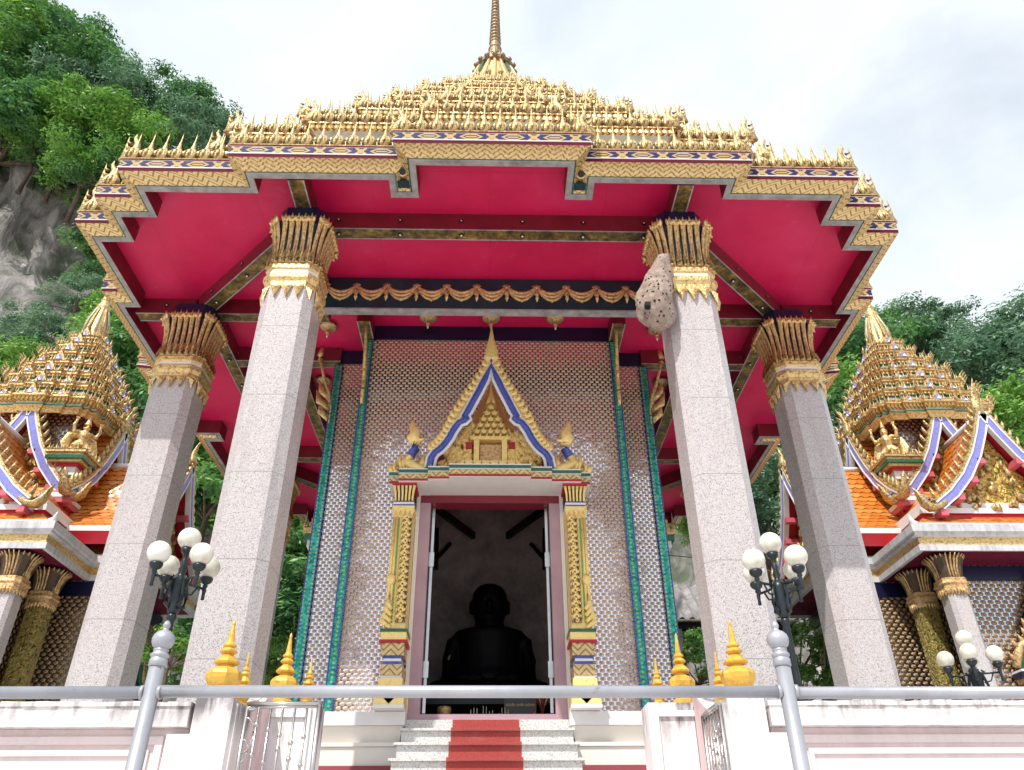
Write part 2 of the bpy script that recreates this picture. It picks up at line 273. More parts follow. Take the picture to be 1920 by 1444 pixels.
# ------------------------------------------------------------------ mesh builder
ORG = {}
class MB:
    def __init__(s): s.v = []; s.f = []; s.mi = []; s.uvl = []; s.mats = []; s.sm = []
    def k(s, m):
        if m not in s.mats: s.mats.append(m)
        return s.mats.index(m)
    def face(s, idx, m, uv=None, smooth=False): s.f.append(tuple(idx)); s.mi.append(s.k(m)); s.uvl.append(uv); s.sm.append(smooth)
    def addv(s, pts): b = len(s.v); s.v += [tuple(p) for p in pts]; return b
    def hexa(s, P, m):                              # 8 points: bottom 4 ccw, top 4 ccw
        b = s.addv(P)
        for q in ((0, 3, 2, 1), (4, 5, 6, 7), (0, 1, 5, 4), (1, 2, 6, 5), (2, 3, 7, 6), (3, 0, 4, 7)): s.face([b + i for i in q], m)
        return s
    def box(s, x0, x1, y0, y1, z0, z1, m): return s.hexa([(x0, y0, z0), (x1, y0, z0), (x1, y1, z0), (x0, y1, z0), (x0, y0, z1), (x1, y0, z1), (x1, y1, z1), (x0, y1, z1)], m)
    def beam(s, p, q, wd, z0, z1, mside, mbot=None):   # horizontal beam between two plan points
        p = Vector(p); q = Vector(q); d = (q - p).normalized(); n = Vector((-d.y, d.x)) * wd / 2
        P = [p - n, q - n, q + n, p + n]; b = s.addv([(a.x, a.y, z0) for a in P] + [(a.x, a.y, z1) for a in P]); Lg = (q - p).length
        s.face([b, b + 3, b + 2, b + 1], mbot or mside, [(0, 0), (0, wd), (Lg, wd), (Lg, 0)])
        s.face([b + 4, b + 5, b + 6, b + 7], mside)
        for i in range(4):
            j = (i + 1) % 4; s.face([b + i, b + j, b + 4 + j, b + 4 + i], mside)
        return s
    def lathe(s, prof, m, c=(0, 0, 0), n=16, ph=0., sx=1., sy=1., smooth=True, cap=True, mats=None):
        b0 = len(s.v)
        for r, z in prof:
            for i in range(n):
                a = ph + 2 * math.pi * i / n; s.v.append((c[0] + r * sx * math.cos(a), c[1] + r * sy * math.sin(a), c[2] + z))
        for j in range(len(prof) - 1):
            mm = mats[j] if mats else m
            for i in range(n):
                i2 = (i + 1) % n; s.face([b0 + j * n + i, b0 + j * n + i2, b0 + (j + 1) * n + i2, b0 + (j + 1) * n + i], mm, None, smooth)
        if cap:
            s.face([b0 + i for i in range(n)][::-1], mats[0] if mats else m); t = b0 + (len(prof) - 1) * n; s.face([t + i for i in range(n)], mats[-1] if mats else m)
        return s
    def tube(s, pts, rad, m, n=6, smooth=True, flat=1.0, up=(0, 0, 1)):
        pts = [Vector(p) for p in pts]
        if not isinstance(rad, (list, tuple)): rad = [rad] * len(pts)
        b0 = len(s.v); up = Vector(up)
        for i, p in enumerate(pts):
            d = (pts[min(i + 1, len(pts) - 1)] - pts[max(i - 1, 0)]).normalized(); a = d.cross(up)
            if a.length < 1e-4: a = d.cross(Vector((1, 0, 0)))
            a.normalize(); bb = d.cross(a).normalized()
            for k in range(n):
                t = 2 * math.pi * k / n; s.v.append(tuple(p + a * (rad[i] * math.cos(t)) + bb * (rad[i] * flat * math.sin(t))))
        for i in range(len(pts) - 1):
            for k in range(n):
                k2 = (k + 1) % n; s.face([b0 + i * n + k, b0 + (i + 1) * n + k, b0 + (i + 1) * n + k2, b0 + i * n + k2], m, None, smooth)
        s.face([b0 + k for k in range(n)], m); t = b0 + (len(pts) - 1) * n; s.face([t + k for k in range(n)][::-1], m); return s
    def sphere(s, c, r, m, n=12, k=8, sz=1., sx=1., sy=1.):
        prof = [(max(.001, r * math.sin(math.pi * j / k)), -r * sz * math.cos(math.pi * j / k)) for j in range(k + 1)]
        return s.lathe(prof, m, c, n, 0, sx, sy)
    def plate(s, poly, th, fn, m, mside=None):        # outline poly [(a,b)], fn(a,b,t)->xyz, given thickness
        n = len(poly); b = s.addv([fn(a, c, 0) for a, c in poly] + [fn(a, c, th) for a, c in poly])
        s.face([b + i for i in range(n)], m); s.face([b + n + i for i in range(n)][::-1], m)
        for i in range(n):
            j = (i + 1) % n; s.face([b + i, b + n + i, b + n + j, b + j], mside or m)
        return s
    def rings(s, rings, mats, closed=True, v0=0.):     # loft rings of equal length; mats per band; uv in metres
        n = len(rings[0]); b = s.addv([p for r in rings for p in r]); vacc = [0.] * n
        for j in range(len(rings) - 1):
            u = 0.; m = mats[j]
            A, B = rings[j], rings[j + 1]; vn = [0.] * n
            if j and mats[j] is not mats[j - 1]: vacc = [0.] * n
            for i in range(n if closed else n - 1):
                i2 = (i + 1) % n; l = (Vector(A[i2]) - Vector(A[i])).length; h = (Vector(B[i]) - Vector(A[i])).length / 2
                va, vb = (-h, h) if m is LOZ else (vacc[i], vacc[i] + 2 * h)
                vn[i] = vb
                if l < 1e-6 and (Vector(B[i2]) - Vector(B[i])).length < 1e-6: continue
                s.face([b + j * n + i, b + j * n + i2, b + (j + 1) * n + i2, b + (j + 1) * n + i], m, [(-l / 2, va), (l / 2, va), (l / 2, vb), (-l / 2, vb)]); u += l
            vacc = vn
        return s
    def join(s, o, M=None):
        b = len(s.v); s.v += [tuple(M @ Vector(p)) for p in o.v] if M else list(o.v)
        for f, mi, uv, sm in zip(o.f, o.mi, o.uvl, o.sm): s.face([b + i for i in f], o.mats[mi], uv, sm)
        return s
    def build(s, name, parent=None, loc=None, label=None, cat=None, group=None, kind=None):
        og = Vector(ORG.get(parent.name, (0, 0, 0))) if parent else Vector((0, 0, 0))
        lc = Vector(loc) if loc is not None else og
        me = bpy.data.meshes.new(name); me.from_pydata([tuple(Vector(p) - lc) for p in s.v], [], s.f)
        for m in s.mats: me.materials.append(m)
        me.polygons.foreach_set('material_index', s.mi); me.polygons.foreach_set('use_smooth', s.sm)
        ul = me.uv_layers.new(name='UVMap'); fl = []
        for f, uv in zip(s.f, s.uvl):
            if uv: fl += [c for p in uv for c in p]; continue
            P = [Vector(s.v[i]) for i in f]; nn = Vector((0, 0, 0))
            for i in range(len(P)):
                a, c = P[i], P[(i + 1) % len(P)]; nn += Vector(((a.y - c.y) * (a.z + c.z), (a.z - c.z) * (a.x + c.x), (a.x - c.x) * (a.y + c.y)))
            ax = max(range(3), key=lambda q: abs(nn[q]))
            for p in P: fl += [(p.y, p.z), (p.x, p.z), (p.x, p.y)][ax]
        ul.data.foreach_set('uv', fl); me.update()
        o = bpy.data.objects.new(name, me); COL.objects.link(o)
        if parent: o.parent = parent
        o.location = lc - og; ORG[o.name] = lc; tagit(o, label, cat, group, kind); return o
def tagit(o, label=None, cat=None, group=None, kind=None):
    for k, v in (('label', label), ('category', cat), ('group', group), ('kind', kind)):
        if v: o[k] = v
    return o
def thing(name, loc, label, cat, group=None):
    o = bpy.data.objects.new(name, None); COL.objects.link(o); o.location = loc; o.empty_display_size = .2; ORG[o.name] = Vector(loc); return tagit(o, label, cat, group)
def inst(me_obj, name, parent, loc, rz=0, sc=1.):     # copy of a mesh object placed in world coordinates
    c = me_obj.copy(); COL.objects.link(c); c.name = name; c.parent = parent
    og = Vector(ORG.get(parent.name, (0, 0, 0))) if parent else Vector((0, 0, 0))
    c.location = Vector(loc) - og; c.rotation_euler = (0, 0, rz); c.scale = (sc, sc, sc) if not isinstance(sc, tuple) else sc; ORG[c.name] = Vector(loc); return c
def copy_tree(root, loc, rz=0, label=None, parent=None):
    c = root.copy(); COL.objects.link(c); c.location = loc; c.rotation_euler = (0, 0, rz)
    if label: c['label'] = label
    for ch in list(root.children):
        d = ch.copy(); COL.objects.link(d); d.parent = c
        for g in list(ch.children):
            e = g.copy(); COL.objects.link(e); e.parent = d
    return c

# ------------------------------------------------------------------ the temple
C_ = 9.77; AX = .03; FLOOR = .45; HE = 5.843; HC = 6.063
A = dict(a1=.80, a2=2.40, a3=3.53, a4=3.905, r1=4.65, r2=4.455, r3=4.26)
def outline(s=1., notch=True):
    a1, a2, a3, a4, r1, r2, r3 = [A[k] * s for k in ('a1', 'a2', 'a3', 'a4', 'r1', 'r2', 'r3')]
    rn = r2 - .23 * s; an = a1 + .15 * s
    Q = [(a1, -r1), (a1, -rn), (an, -rn), (an, -r2), (a2, -r2), (a2, -r3), (a3, -r3), (a3, -a4), (a4, -a4), (a4, -a3), (r3, -a3), (r3, -a2), (r2, -a2), (r2, -an), (rn, -an), (rn, -a1), (r1, -a1)]
    nf = [0, 1, 1, 2] + [0] * 9 + [2, 1, 1, 0]
    P = []; 
    for k in range(4):
        for (x, y), f in zip(Q, nf):
            for _ in range(k): x, y = -y, x
            P.append((x, y, f))
    return P
def offset(P, d):
    n = len(P); o = []
    for i in range(n):
        a, b, c = P[i - 1], P[i], P[(i + 1) % n]; x, y = b[0], b[1]; dd = min(d, .055) if b[2] == 1 and d > 0 else d
        for p, q in ((a, b), (b, c)):
            ex, ey = q[0] - p[0], q[1] - p[1]; l = math.hypot(ex, ey); x += ey / l * dd; y += -ex / l * dd
        o.append((x, y))
    return o
def ring(P, d, z): return [(x, y + C_, z) for x, y in offset(P, d)]

temple = thing('temple', (AX, C_, FLOOR), 'large open temple pavilion with crimson ceiling, granite columns and golden tiered roof', 'temple')
ORG['temple'] = Vector((0, C_, FLOOR))
P1 = outline()
# red ceiling
mb = MB(); ri = ring(P1, -.065, HC); b = mb.addv(ri); mb.face([b + i for i in range(len(ri))][::-1], RED); mb.build('ceiling', temple)
# eave cornice
mb = MB()
prof = [(-.065, HC), (-.065, HE), (-.008, HE), (0, HE + .012), (.012, HE + .010), (.03, HE + .02), (.06, HE + .045), (.09, HE + .058), (.115, HE + .066), (.14, HE + .072), (.145, HE + .112), (.152, HE + .115), (.152, HE + .122), (.145, HE + .124), (.145, HE + .215), (.148, HE + .218), (.150, HE + .238), (.155, HE + .248), (.06, HE + .255)]
mats = [DRED, GREYT, GREYT, GREEN, ZIG, ZIG, ZIG, ZIG, ZIG, MAROON, WHITE, WHITE, WHITE, LOZ, WHITE, MAROON, GOLD, MAROON]
Z1 = HE + .27
mb.rings([ring(P1, d, z) for d, z in prof], mats)
eave = mb.build('eave_cornice', temple)
# gold antefix (flame shaped leaf) and naga corner finial
def antefix_mb(h=.27):
    m = MB(); s = h / .30
    m.lathe([(.02, 0), (.062, .008), (.084, .028), (.080, .055), (.060, .085), (.034, .12), (.019, .16), (.011, .21), (.006, .26), (.001, .30)], GOLDY, n=7, sx=s, sy=s * .75)
    m.v = [(x, y, z * s) for x, y, z in m.v]
    for a in (-2.4, -1.57, -.74): m.tube([(.050 * s * math.cos(a), .040 * s * math.sin(a), .10 * s), (.088 * s * math.cos(a), .066 * s * math.sin(a), .045 * s), (.078 * s * math.cos(a), .062 * s * math.sin(a), .0)], [.006 * s, .020 * s, .004 * s], GOLDY, 5)
    m.v = [(x * .82, y * .85, z * 1.22) for x, y, z in m.v]
    return m
def naga_mb(h=.42):
    m = MB(); s = h / .42        # rears up from a coiled base, flame crest rising to a point; faces -x
    m.tube([(.02 * s, 0, .02 * s), (-.07 * s, 0, .03 * s), (-.10 * s, 0, .09 * s), (-.05 * s, 0, .13 * s), (0, 0, .10 * s)], [.036 * s, .034 * s, .028 * s, .022 * s, .010 * s], GOLDY, 7, flat=.8, up=(0, 1, 0))
    m.tube([(.05 * s, 0, 0), (.03 * s, 0, .12 * s), (-.02 * s, 0, .20 * s), (-.01 * s, 0, .28 * s), (.025 * s, 0, .35 * s), (.02 * s, 0, .42 * s)], [.062 * s, .052 * s, .042 * s, .030 * s, .017 * s, .002 * s], GOLDY, 7, flat=.6, up=(0, 1, 0))
    for z, r in ((.05, .036), (.12, .032), (.19, .027), (.26, .02)): m.tube([(.04 * s, 0, z * s), (.08 * s, 0, (z + .025) * s), (.085 * s, 0, (z + .10) * s)], [r * s, r * .6 * s, .002 * s], GOLDY, 5, flat=.6, up=(0, 1, 0))
    m.sphere((-.03 * s, 0, .09 * s), .022 * s, GOLDY, 6, 4)
    return m
CNT = [0]; REST = MB(); proto_a = [None]; proto_n = [None]
def antefix_row(tier_obj, P, d, z, h, sp, half=True, indiv=True, bulk=None, hint=None):
    O = offset(P, d); n = len(O)
    for i in range(n):
        p, q = O[i], O[(i + 1) % n]; dx, dy = q[0] - p[0], q[1] - p[1]; l = math.hypot(dx, dy)
        if l < sp * .9 or P[i][2] == 1 and P[(i + 1) % n][2] == 1: continue
        if (p[1] + q[1]) / 2 > 2.2: continue
        k = max(1, round(l / sp)); rz = math.atan2(dy, dx)
        for j in range(k):
            t = (j + .5) / k
            if dy > 1e-6 and (k > 1 and t > .97): continue
            x, y = p[0] + dx * t, p[1] + dy * t
            if indiv and abs(dy) < 1e-6 and dx > 0 and CNT[0] < 100:
                if proto_a[0] is None:
                    a = antefix_mb(.27); a.v = [(vx, vy + C_, vz) for vx, vy, vz in a.v]; o = a.build('antefix', tier_obj, loc=(0, C_, 0)); proto_a[0] = o
                    o.location = Vector((x, y + C_, z)) - ORG[tier_obj.name]; o.rotation_euler[2] = rz; o.scale = (h / .27,) * 3
                else: inst(proto_a[0], 'antefix', tier_obj, (x, y + C_, z), rz, h / .27)
                CNT[0] += 1
            else: REST.join(antefix_mb(h), Matrix.Translation((x, y + C_, z)) @ Matrix.Rotation(rz, 4, 'Z'))
def naga_row(tier_obj, P, d, z, h):
    O = offset(P, d); n = len(O)
    for i in range(n):
        a, b, c = O[i - 1], O[i], O[(i + 1) % n]; cr = (b[0] - a[0]) * (c[1] - b[1]) - (b[1] - a[1]) * (c[0] - b[0])
        if cr <= 0 or P[i][2] or b[1] > .9: continue
        sg = 1 if b[0] > 0 else -1
        if proto_n[0] is None:
            m = naga_mb(.40); m.v = [(vx, vy + C_, vz) for vx, vy, vz in m.v]; o = m.build('naga_finial', tier_obj, loc=(0, C_, 0)); proto_n[0] = o; o.location = Vector((b[0], b[1] + C_, z)) - ORG[tier_obj.name]
        else: o = inst(proto_n[0], 'naga_finial', tier_obj, (b[0], b[1] + C_, z))
        o.scale = (sg * h / .40, h / .40, h / .40); o.rotation_euler[2] = -sg * .15
antefix_row(eave, P1, .12, Z1 - .02, .33, .150); naga_row(eave, P1, .09, Z1 - .02, .42)
# stepped tiers
TI = [(.838, 7.393), (.686, 8.523), (.540, 9.534), (.422, 10.469), (.311, 11.344), (.215, 12.02)]
prev = ring(P1, .02, Z1 + .03); pz = Z1
for k, (s, h) in enumerate(TI):
    P = outline(s); m = MB()
    pf = [(-.02, h - .62), (-.02, h - .36), (.03, h - .34), (.03, h - .25), (.0, h - .24), (.0, h - .18), (.06, h - .11), (.09, h - .09), (.09, h - .03), (.105, h - .025), (.105, h), (.02, h + .02)]
    mt = [MRED, DRED, PALE, PALE, GREEN, PALE, BEAD, BEAD, BEAD, GOLD, MAROON]
    m.rings([prev] + [ring(P, d, z) for d, z in pf], [DRED] + mt)
    if k == len(TI) - 1: r = ring(P, .02, h + .02); b = m.addv(r); m.face([b + i for i in range(len(r))], MAROON)
    o = m.build('roof_tier', temple); antefix_row(o, P, .085, h, (.33, .30, .28, .26, .235, .21)[k], (.145, .14, .135, .125, .115, .105)[k], indiv=(k < 2))
    naga_row(o, P, .07, h, (.44, .40, .36, .33, .28, .24)[k]); prev = ring(P, .01, h + .01)
# bell and spire
m = MB(); DZ = -.42
m.lathe([(.98, 12.0), (1.0, 12.25), (.90, 12.3), (.82, 12.75), (.64, 13.25), (.50, 13.6), (.39, 13.95), (.32, 14.16)], GOLD, (0, C_, 0), 20, math.pi / 20, smooth=False)
for i in range(20):
    a = math.pi / 10 * i
    m.tube([(1.0 * math.cos(a) * r, C_ + r * math.sin(a), z) for r, z in ((.92, 12.3), (.84, 12.75), (.66, 13.25), (.52, 13.6), (.41, 13.95), (.33, 14.15))], .035, (GREEN if i % 4 == 1 else GOLD), 5)
    m.join(antefix_mb(.34), Matrix.Translation((1.0 * math.cos(a + .157), C_ + 1.0 * math.sin(a + .157), 12.28)) @ Matrix.Rotation(a + .157 + math.pi / 2, 4, 'Z'))
    m.join(antefix_mb(.26), Matrix.Translation((.86 * math.cos(a), C_ + .86 * math.sin(a), 12.72)) @ Matrix.Rotation(a + math.pi / 2, 4, 'Z'))
    m.join(antefix_mb(.24), Matrix.Translation((.71 * math.cos(a + .157), C_ + .71 * math.sin(a + .157), 13.15)) @ Matrix.Rotation(a + .157 + math.pi / 2, 4, 'Z'))
m.v = [(x, y, z + DZ) for x, y, z in m.v]; m.build('bell', temple)
m = MB(); pr = [(.32, 14.10), (.40, 14.13), (.41, 14.20), (.34, 14.23), (.33, 14.30), (.26, 14.33), (.24, 14.42), (.16, 14.44), (.15, 14.62), (.165, 14.64), (.135, 14.67), (.125, 14.88), (.14, 14.90), (.115, 14.93), (.108, 15.1)]
z = 15.1; r = .118
while z < 18.2:
    pr += [(r * 1.05, z + .02), (r * 1.05, z + .05), (r * .66, z + .075), (r * .66, z + .10)]; z += .115; r *= .968
pr += [(.03, z + .1), (.05, z + .2), (.012, z + .5), (.001, z + .9)]
m.lathe(pr, BRONZE, (0, C_, 0), 16, smooth=False)
for i in range(16):
    a = math.pi / 8 * i; m.sphere((.40 * math.cos(a), C_ + .40 * math.sin(a), 14.19), .06, BRONZE, 6, 4); m.join(antefix_mb(.14), Matrix.Translation((.235 * math.cos(a), C_ + .235 * math.sin(a), 14.42)) @ Matrix.Rotation(a + math.pi / 2, 4, 'Z'))
    m.tube([(.155 * math.cos(a), C_ + .155 * math.sin(a), 14.46), (.15 * math.cos(a), C_ + .15 * math.sin(a), 14.60)], .014, PALE if i % 2 else GOLD, 4)
m.v = [(x, y, z + DZ) for x, y, z in m.v]; m.build('spire', temple)
REST.build('antefix', temple, kind='stuff')

# columns
def octo(c, fl, ch):                                   # octagon plan: flat half width, chamfer leg
    f = fl; g = fl + ch; return [(c[0] + x, c[1] + y) for x, y in ((-f, -g), (f, -g), (g, -f), (g, f), (f, g), (-f, g), (-g, f), (-g, -f))]
def orings(mb, c, lst, mats):
    mb.rings([[(x, y, z) for x, y in octo(c, fl, ch)] for fl, ch, z in lst], mats)
cap0 = [None]; sh0 = [None]
def column(x, y):
    col = None
    m = MB(); orings(m, (x, y), [(.175, .085, FLOOR), (.175, .085, 4.80)], [GRAN]); 
    sh = m.build('column', temple, loc=(x, y, FLOOR)) if sh0[0] is None else inst(sh0[0], 'column', temple, (x, y, FLOOR)); sh.scale = (.93, .93, 1); sh0[0] = sh0[0] or sh
    if cap0[0] is None:
        m = MB(); c = (x, y)
        orings(m, c, [(.176, .088, 4.78), (.184, .092, 4.80), (.184, .092, 4.86), (.20, .10, 4.90), (.20, .10, 4.95), (.185, .092, 4.97), (.185, .092, 5.0), (.195, .097, 5.02), (.195, .097, 5.07), (.17, .085, 5.1)], [GOLD, GOLD, GOLD, GOLD, MAROON, WHITE, GOLD, GOLD, GOLD])
        orings(m, c, [(.165, .082, 5.08), (.17, .085, 5.3), (.18, .09, 5.5), (.20, .10, 5.62), (.20, .10, 5.64), (.17, .09, 5.65), (.17, .09, 5.85)], [NAVY, NAVY, NAVY, NAVY, NAVY, NAVY])
        O = octo(c, .182, .09)
        pts = []
        for i in range(8):
            a, b = Vector(O[i]), Vector(O[(i + 1) % 8]); k = 5 if (b - a).length > .2 else 2; nrm = Vector(((b - a).y, -(b - a).x)).normalized()
            for j in range(k): pts.append((a + (b - a) * ((j + .5) / k), nrm, (b - a).normalized(), k))
            if k == 5:
                for j in range(3):                     # leaf fringe pointing down
                    q = a + (b - a) * ((j + .5) / 3); t = (b - a).normalized(); hw = .058
                    P = [q - t * hw, q + t * hw, q]; o = nrm
                    bq = m.addv([(P[0].x + o.x * .012, P[0].y + o.y * .012, 4.81), (P[1].x + o.x * .012, P[1].y + o.y * .012, 4.81), (P[1].x * .5 + P[2].x * .5 + o.x * .03, P[1].y * .5 + P[2].y * .5 + o.y * .03, 4.74), (P[2].x + o.x * .03, P[2].y + o.y * .03, 4.655), (P[0].x * .5 + P[2].x * .5 + o.x * .03, P[0].y * .5 + P[2].y * .5 + o.y * .03, 4.74), (q.x + o.x * .055, q.y + o.y * .055, 4.76), (q.x, q.y, 4.66)])
                    for f in ((0, 1, 5), (1, 2, 5), (2, 3, 5), (3, 4, 5), (4, 0, 5), (2, 6, 3), (4, 3, 6), (0, 4, 6), (1, 6, 2)): m.face([bq + e for e in f], GOLD)
            else:
                q = (a + b) / 2; o = nrm; t = (b - a).normalized(); hw = .055
                bq = m.addv([(q.x - t.x * hw, q.y - t.y * hw, 4.81), (q.x + t.x * hw, q.y + t.y * hw, 4.81), (q.x + o.x * .05, q.y + o.y * .05, 4.76), (q.x + o.x * .03, q.y + o.y * .03, 4.645)])
                for f in ((0, 1, 2), (1, 3, 2), (3, 0, 2), (0, 3, 1)): m.face([bq + e for e in f], GOLD)
        for q, o, t, k in pts:                          # petal ribs flaring out under the beams
            fl = .058 if k == 5 else .075; L3 = lambda d, z, e=0.: (q.x + o.x * d + t.x * e, q.y + o.y * d + t.y * e, z); nv = (-o.x, -o.y, 0.)
            m.tube([L3(-.005, 5.08), L3(-.010, 5.26), L3(.004, 5.42), L3(.028, 5.53), L3(fl * .8, 5.61), L3(fl * 1.25, 5.64)], [.027, .024, .025, .028, .033, .022], GOLD2, 8, flat=.55, up=nv)
            m.tube([L3(.004, 5.1), L3(.002, 5.27), L3(.014, 5.42), L3(.040, 5.53), L3(fl * .9, 5.60)], [.010, .009, .010, .012, .008], GOLD, 5)
            for e, up_ in ((-.034, .03), (0, .065), (.034, .03)):
                m.tube([L3(fl * .85, 5.595, e * .3), L3(fl * 1.15, 5.63, e * .8), L3(fl * 1.35, 5.63 + up_, e * 1.25)], [.022, .024, .002], GOLD, 5)
            m.tube([L3(fl * .9, 5.61), L3(fl * 1.35, 5.61), L3(fl * 1.6, 5.59)], [.026, .022, .004], GOLD, 5)
            q2 = q + t * .045
            m.tube([(q2.x + o.x * .008, q2.y + o.y * .008, 5.08), (q2.x + o.x * .012, q2.y + o.y * .012, 5.15), (q2.x + o.x * .004, q2.y + o.y * .004, 5.26)], [.036, .028, .003], GOLD, 5)
        cap0[0] = m.build('capital', sh, loc=(x, y, FLOOR)); cap0[0].scale = (.96, .96, 1)
    else: inst(cap0[0], 'capital', sh, (x, y, FLOOR))
CP = [(-1.93, 6.0), (1.93, 6.0), (-3.56, 7.60), (3.56, 7.60), (-3.56, 11.94), (3.56, 11.94), (-1.93, 13.54), (1.93, 13.54)]
for p in CP: column(*p)
# beams
BM = [((-1.95, 6.13), (1.95, 6.13)), ((-2.05, 6.1), (-3.5, 7.55)), ((2.05, 6.1), (3.5, 7.55)), ((-3.45, 7.6), (-3.45, 11.9)), ((3.45, 7.6), (3.45, 11.9)),
      ((-3.6, 7.62), (-4.30, 7.62)), ((3.6, 7.62), (4.30, 7.62)), ((-3.5, 7.62), (-1.99, 7.62)), ((3.5, 7.62), (1.99, 7.62)), ((-1.93, 5.95), (-1.93, 5.40)), ((1.93, 5.95), (1.93, 5.40)),
      ((-2.0, 6.2), (-2.0, 7.55)), ((2.0, 6.2), (2.0, 7.55)), ((-2.0, 8.62), (-3.38, 8.62)), ((2.0, 8.62), (3.38, 8.62)), ((-2.62, 8.7), (-2.62, 11.3)), ((2.62, 8.7), (2.62, 11.3)),
      ((-2.0, 11.40), (-3.38, 11.40)), ((2.0, 11.40), (3.38, 11.40)), ((-3.5, 11.95), (-2.0, 13.5)), ((3.5, 11.95), (2.0, 13.5)), ((-1.9, 13.45), (1.9, 13.45)), ((-1.58, 7.68), (-1.58, 8.3)), ((1.58, 7.68), (1.58, 8.3))]
for i, (p, q) in enumerate(BM):
    m = MB(); z0 = HE + .001 * i * .5; m.beam(p, q, .165, z0, HC, DRED, MOLDG)
    for sd_ in (-1, 1):                                 # pale edging on the underside
        P, Q = Vector(p), Vector(q); d = (Q - P).normalized(); n = Vector((-d.y, d.x)) * sd_ * .0745
        m.beam((P + n)[:], (Q + n)[:], .013, z0 - .005, z0 - .001, GREYT)
    P, Q = Vector(p), Vector(q); Lg = (Q - P).length; d = (Q - P).normalized(); n = Vector((-d.y, d.x)); k = max(0, int(Lg / .56)) if i < 5 else (1 if i < 9 else 0)
    for j in range(k):
        t = P + d * (Lg * (j + .5) / k)
        m.lathe([(.034, 0), (.030, -.008), (.014, -.016)], BLACK, (t.x, t.y, z0), 4, math.atan2(d.y, d.x)); m.sphere((t.x, t.y, z0 - .016), .012, WHITE, 6, 4)
        for s_ in (-1, 1):
            for rr, off, mm in ((.034, .004, BLACK), (.011, .012, WHITE)):
                c = t + n * s_ * (.0825 + off); bq = m.addv([(c.x - d.x * rr, c.y - d.y * rr, z0 + .11), (c.x, c.y, z0 + .11 - rr), (c.x + d.x * rr, c.y + d.y * rr, z0 + .11), (c.x, c.y, z0 + .11 + rr)]); m.face([bq, bq + 1, bq + 2, bq + 3] if s_ < 0 else [bq + 3, bq + 2, bq + 1, bq], mm)
    m.build('beam', temple)
# garland lintel
m = MB(); m.box(-2.03, 2.03, 7.10, 7.20, 5.605, 6.05, TEALD); m.box(-2.03, 2.03, 7.095, 7.205, 5.585, 5.6035, GREYT); gl = m.build('lintel', temple)
m = MB(); NS = 11; SP = 3.86 / NS
for i in range(NS + 1):
    x = -1.93 + SP * i
    for q in range(5): a = R_(30 + 30 * q); m.tube([(x, 7.085, 5.91), (x + .055 * math.cos(a), 7.08, 5.91 + .05 * math.sin(a))], [.018, .006], GOLD2, 5)
    m.sphere((x, 7.08, 5.905), .028, GOLD2, 8, 5); m.tube([(x, 7.08, 5.89), (x, 7.075, 5.81), (x, 7.08, 5.755), (x, 7.085, 5.70)], [.018, .035, .024, .003], GOLD2, 7)
    if i < NS:
        for dz, r in ((.085, .024), (.135, .024), (.185, .018)):
            m.tube([(x + SP * t, 7.083, 5.91 - dz * (1 - (2 * t - 1) ** 2)) for t in [j / 12 for j in range(13)]], r, GOLD2, 6)
        m.sphere((x + SP / 2, 7.08, 5.72), .024, GOLD2, 6, 4)
m.build('garland', gl)
# drain spouts in the notches of the eave
for sx in (-1, 1):
    m = MB(); xx = sx * .875; m.tube([(xx, 5.50, 5.98), (xx, 5.42, 5.96), (xx, 5.33, 5.92), (xx, 5.30, 5.88)], [.045, .06, .058, .05], GOLD2, 8); m.tube([(xx, 5.303, 5.885), (xx, 5.29, 5.868)], [.036, .034], BLACK, 8)
    m.box(xx - .06, xx + .06, 5.40, 5.49, HE + .01, 6.03, TEALD); m.build('rain_spout', temple)

# cella with mirror mosaic
WY = 8.06; W2 = 8.62; BK = 11.45; SILL = 1.39; WT = 5.845
m = MB()
m.box(-1.50, -.775, WY, WY + .2, SILL, WT, MOSA); m.box(.775, 1.50, WY, WY + .2, SILL, WT, MOSA); m.box(-.775, .775, WY, WY + .2, 3.70, WT, MOSA)
for s in (-1, 1):
    x0, x1 = sorted((s * 1.48, s * 1.97)); m.box(x0, x1, W2, W2 + .2, SILL, WT, MOSA)
    x0, x1 = sorted((s * 1.32, s * 1.49)); m.box(x0, x1, WY + .201, W2 + .1, SILL, WT, MOSA)
    x0, x1 = sorted((s * 1.85, s * 2.0)); m.box(x0, x1, W2 + .21, BK, SILL, WT, MOSA)
m.box(-2.0, 2.0, BK, BK + .2, SILL, WT, MOSA)
wall = m.build('cella_wall', temple)
m = MB()
for s in (-1, 1):
    for a, b, y in ((1.505, 1.578, WY - .03), (1.975, 2.065, W2 - .03)):
        x0, x1 = sorted((s * a, s * b)); mm = MB()
        mm.box(x0, x1, y, y + .62 if a < 1.9 else BK, SILL, WT - .02, TEALS)
        for e in (x0 - .006, x1 + .006): mm.tube([(e, y, SILL), (e, y, WT - .03)], .007, BLUE, 6)
        mm.tube([((x0 + x1) / 2 + s * .042, y + .045, SILL), ((x0 + x1) / 2 + s * .042, y + .045, WT - .03)], .011, TEALS, 6)
        mm.build('corner_strip', temple)
m = MB(); m.box(-1.54, 1.54, WY - .015, WY + .19, WT + .002, HC - .002, NAVY)
for s in (-1, 1):
    x0, x1 = sorted((s * 1.545, s * 2.02)); m.box(x0, x1, W2 - .015, W2 + .19, WT + .002, HC - .002, NAVY)
    x0, x1 = sorted((s * 1.86, s * 2.02)); m.box(x0, x1, W2 + .2, BK, WT + .002, HC - .002, NAVY)
    x0, x1 = sorted((s * 1.34, s * 1.543)); m.box(x0, x1, WY + .2, W2 + .18, WT + .002, HC - .002, NAVY)
m.build('frieze', temple)
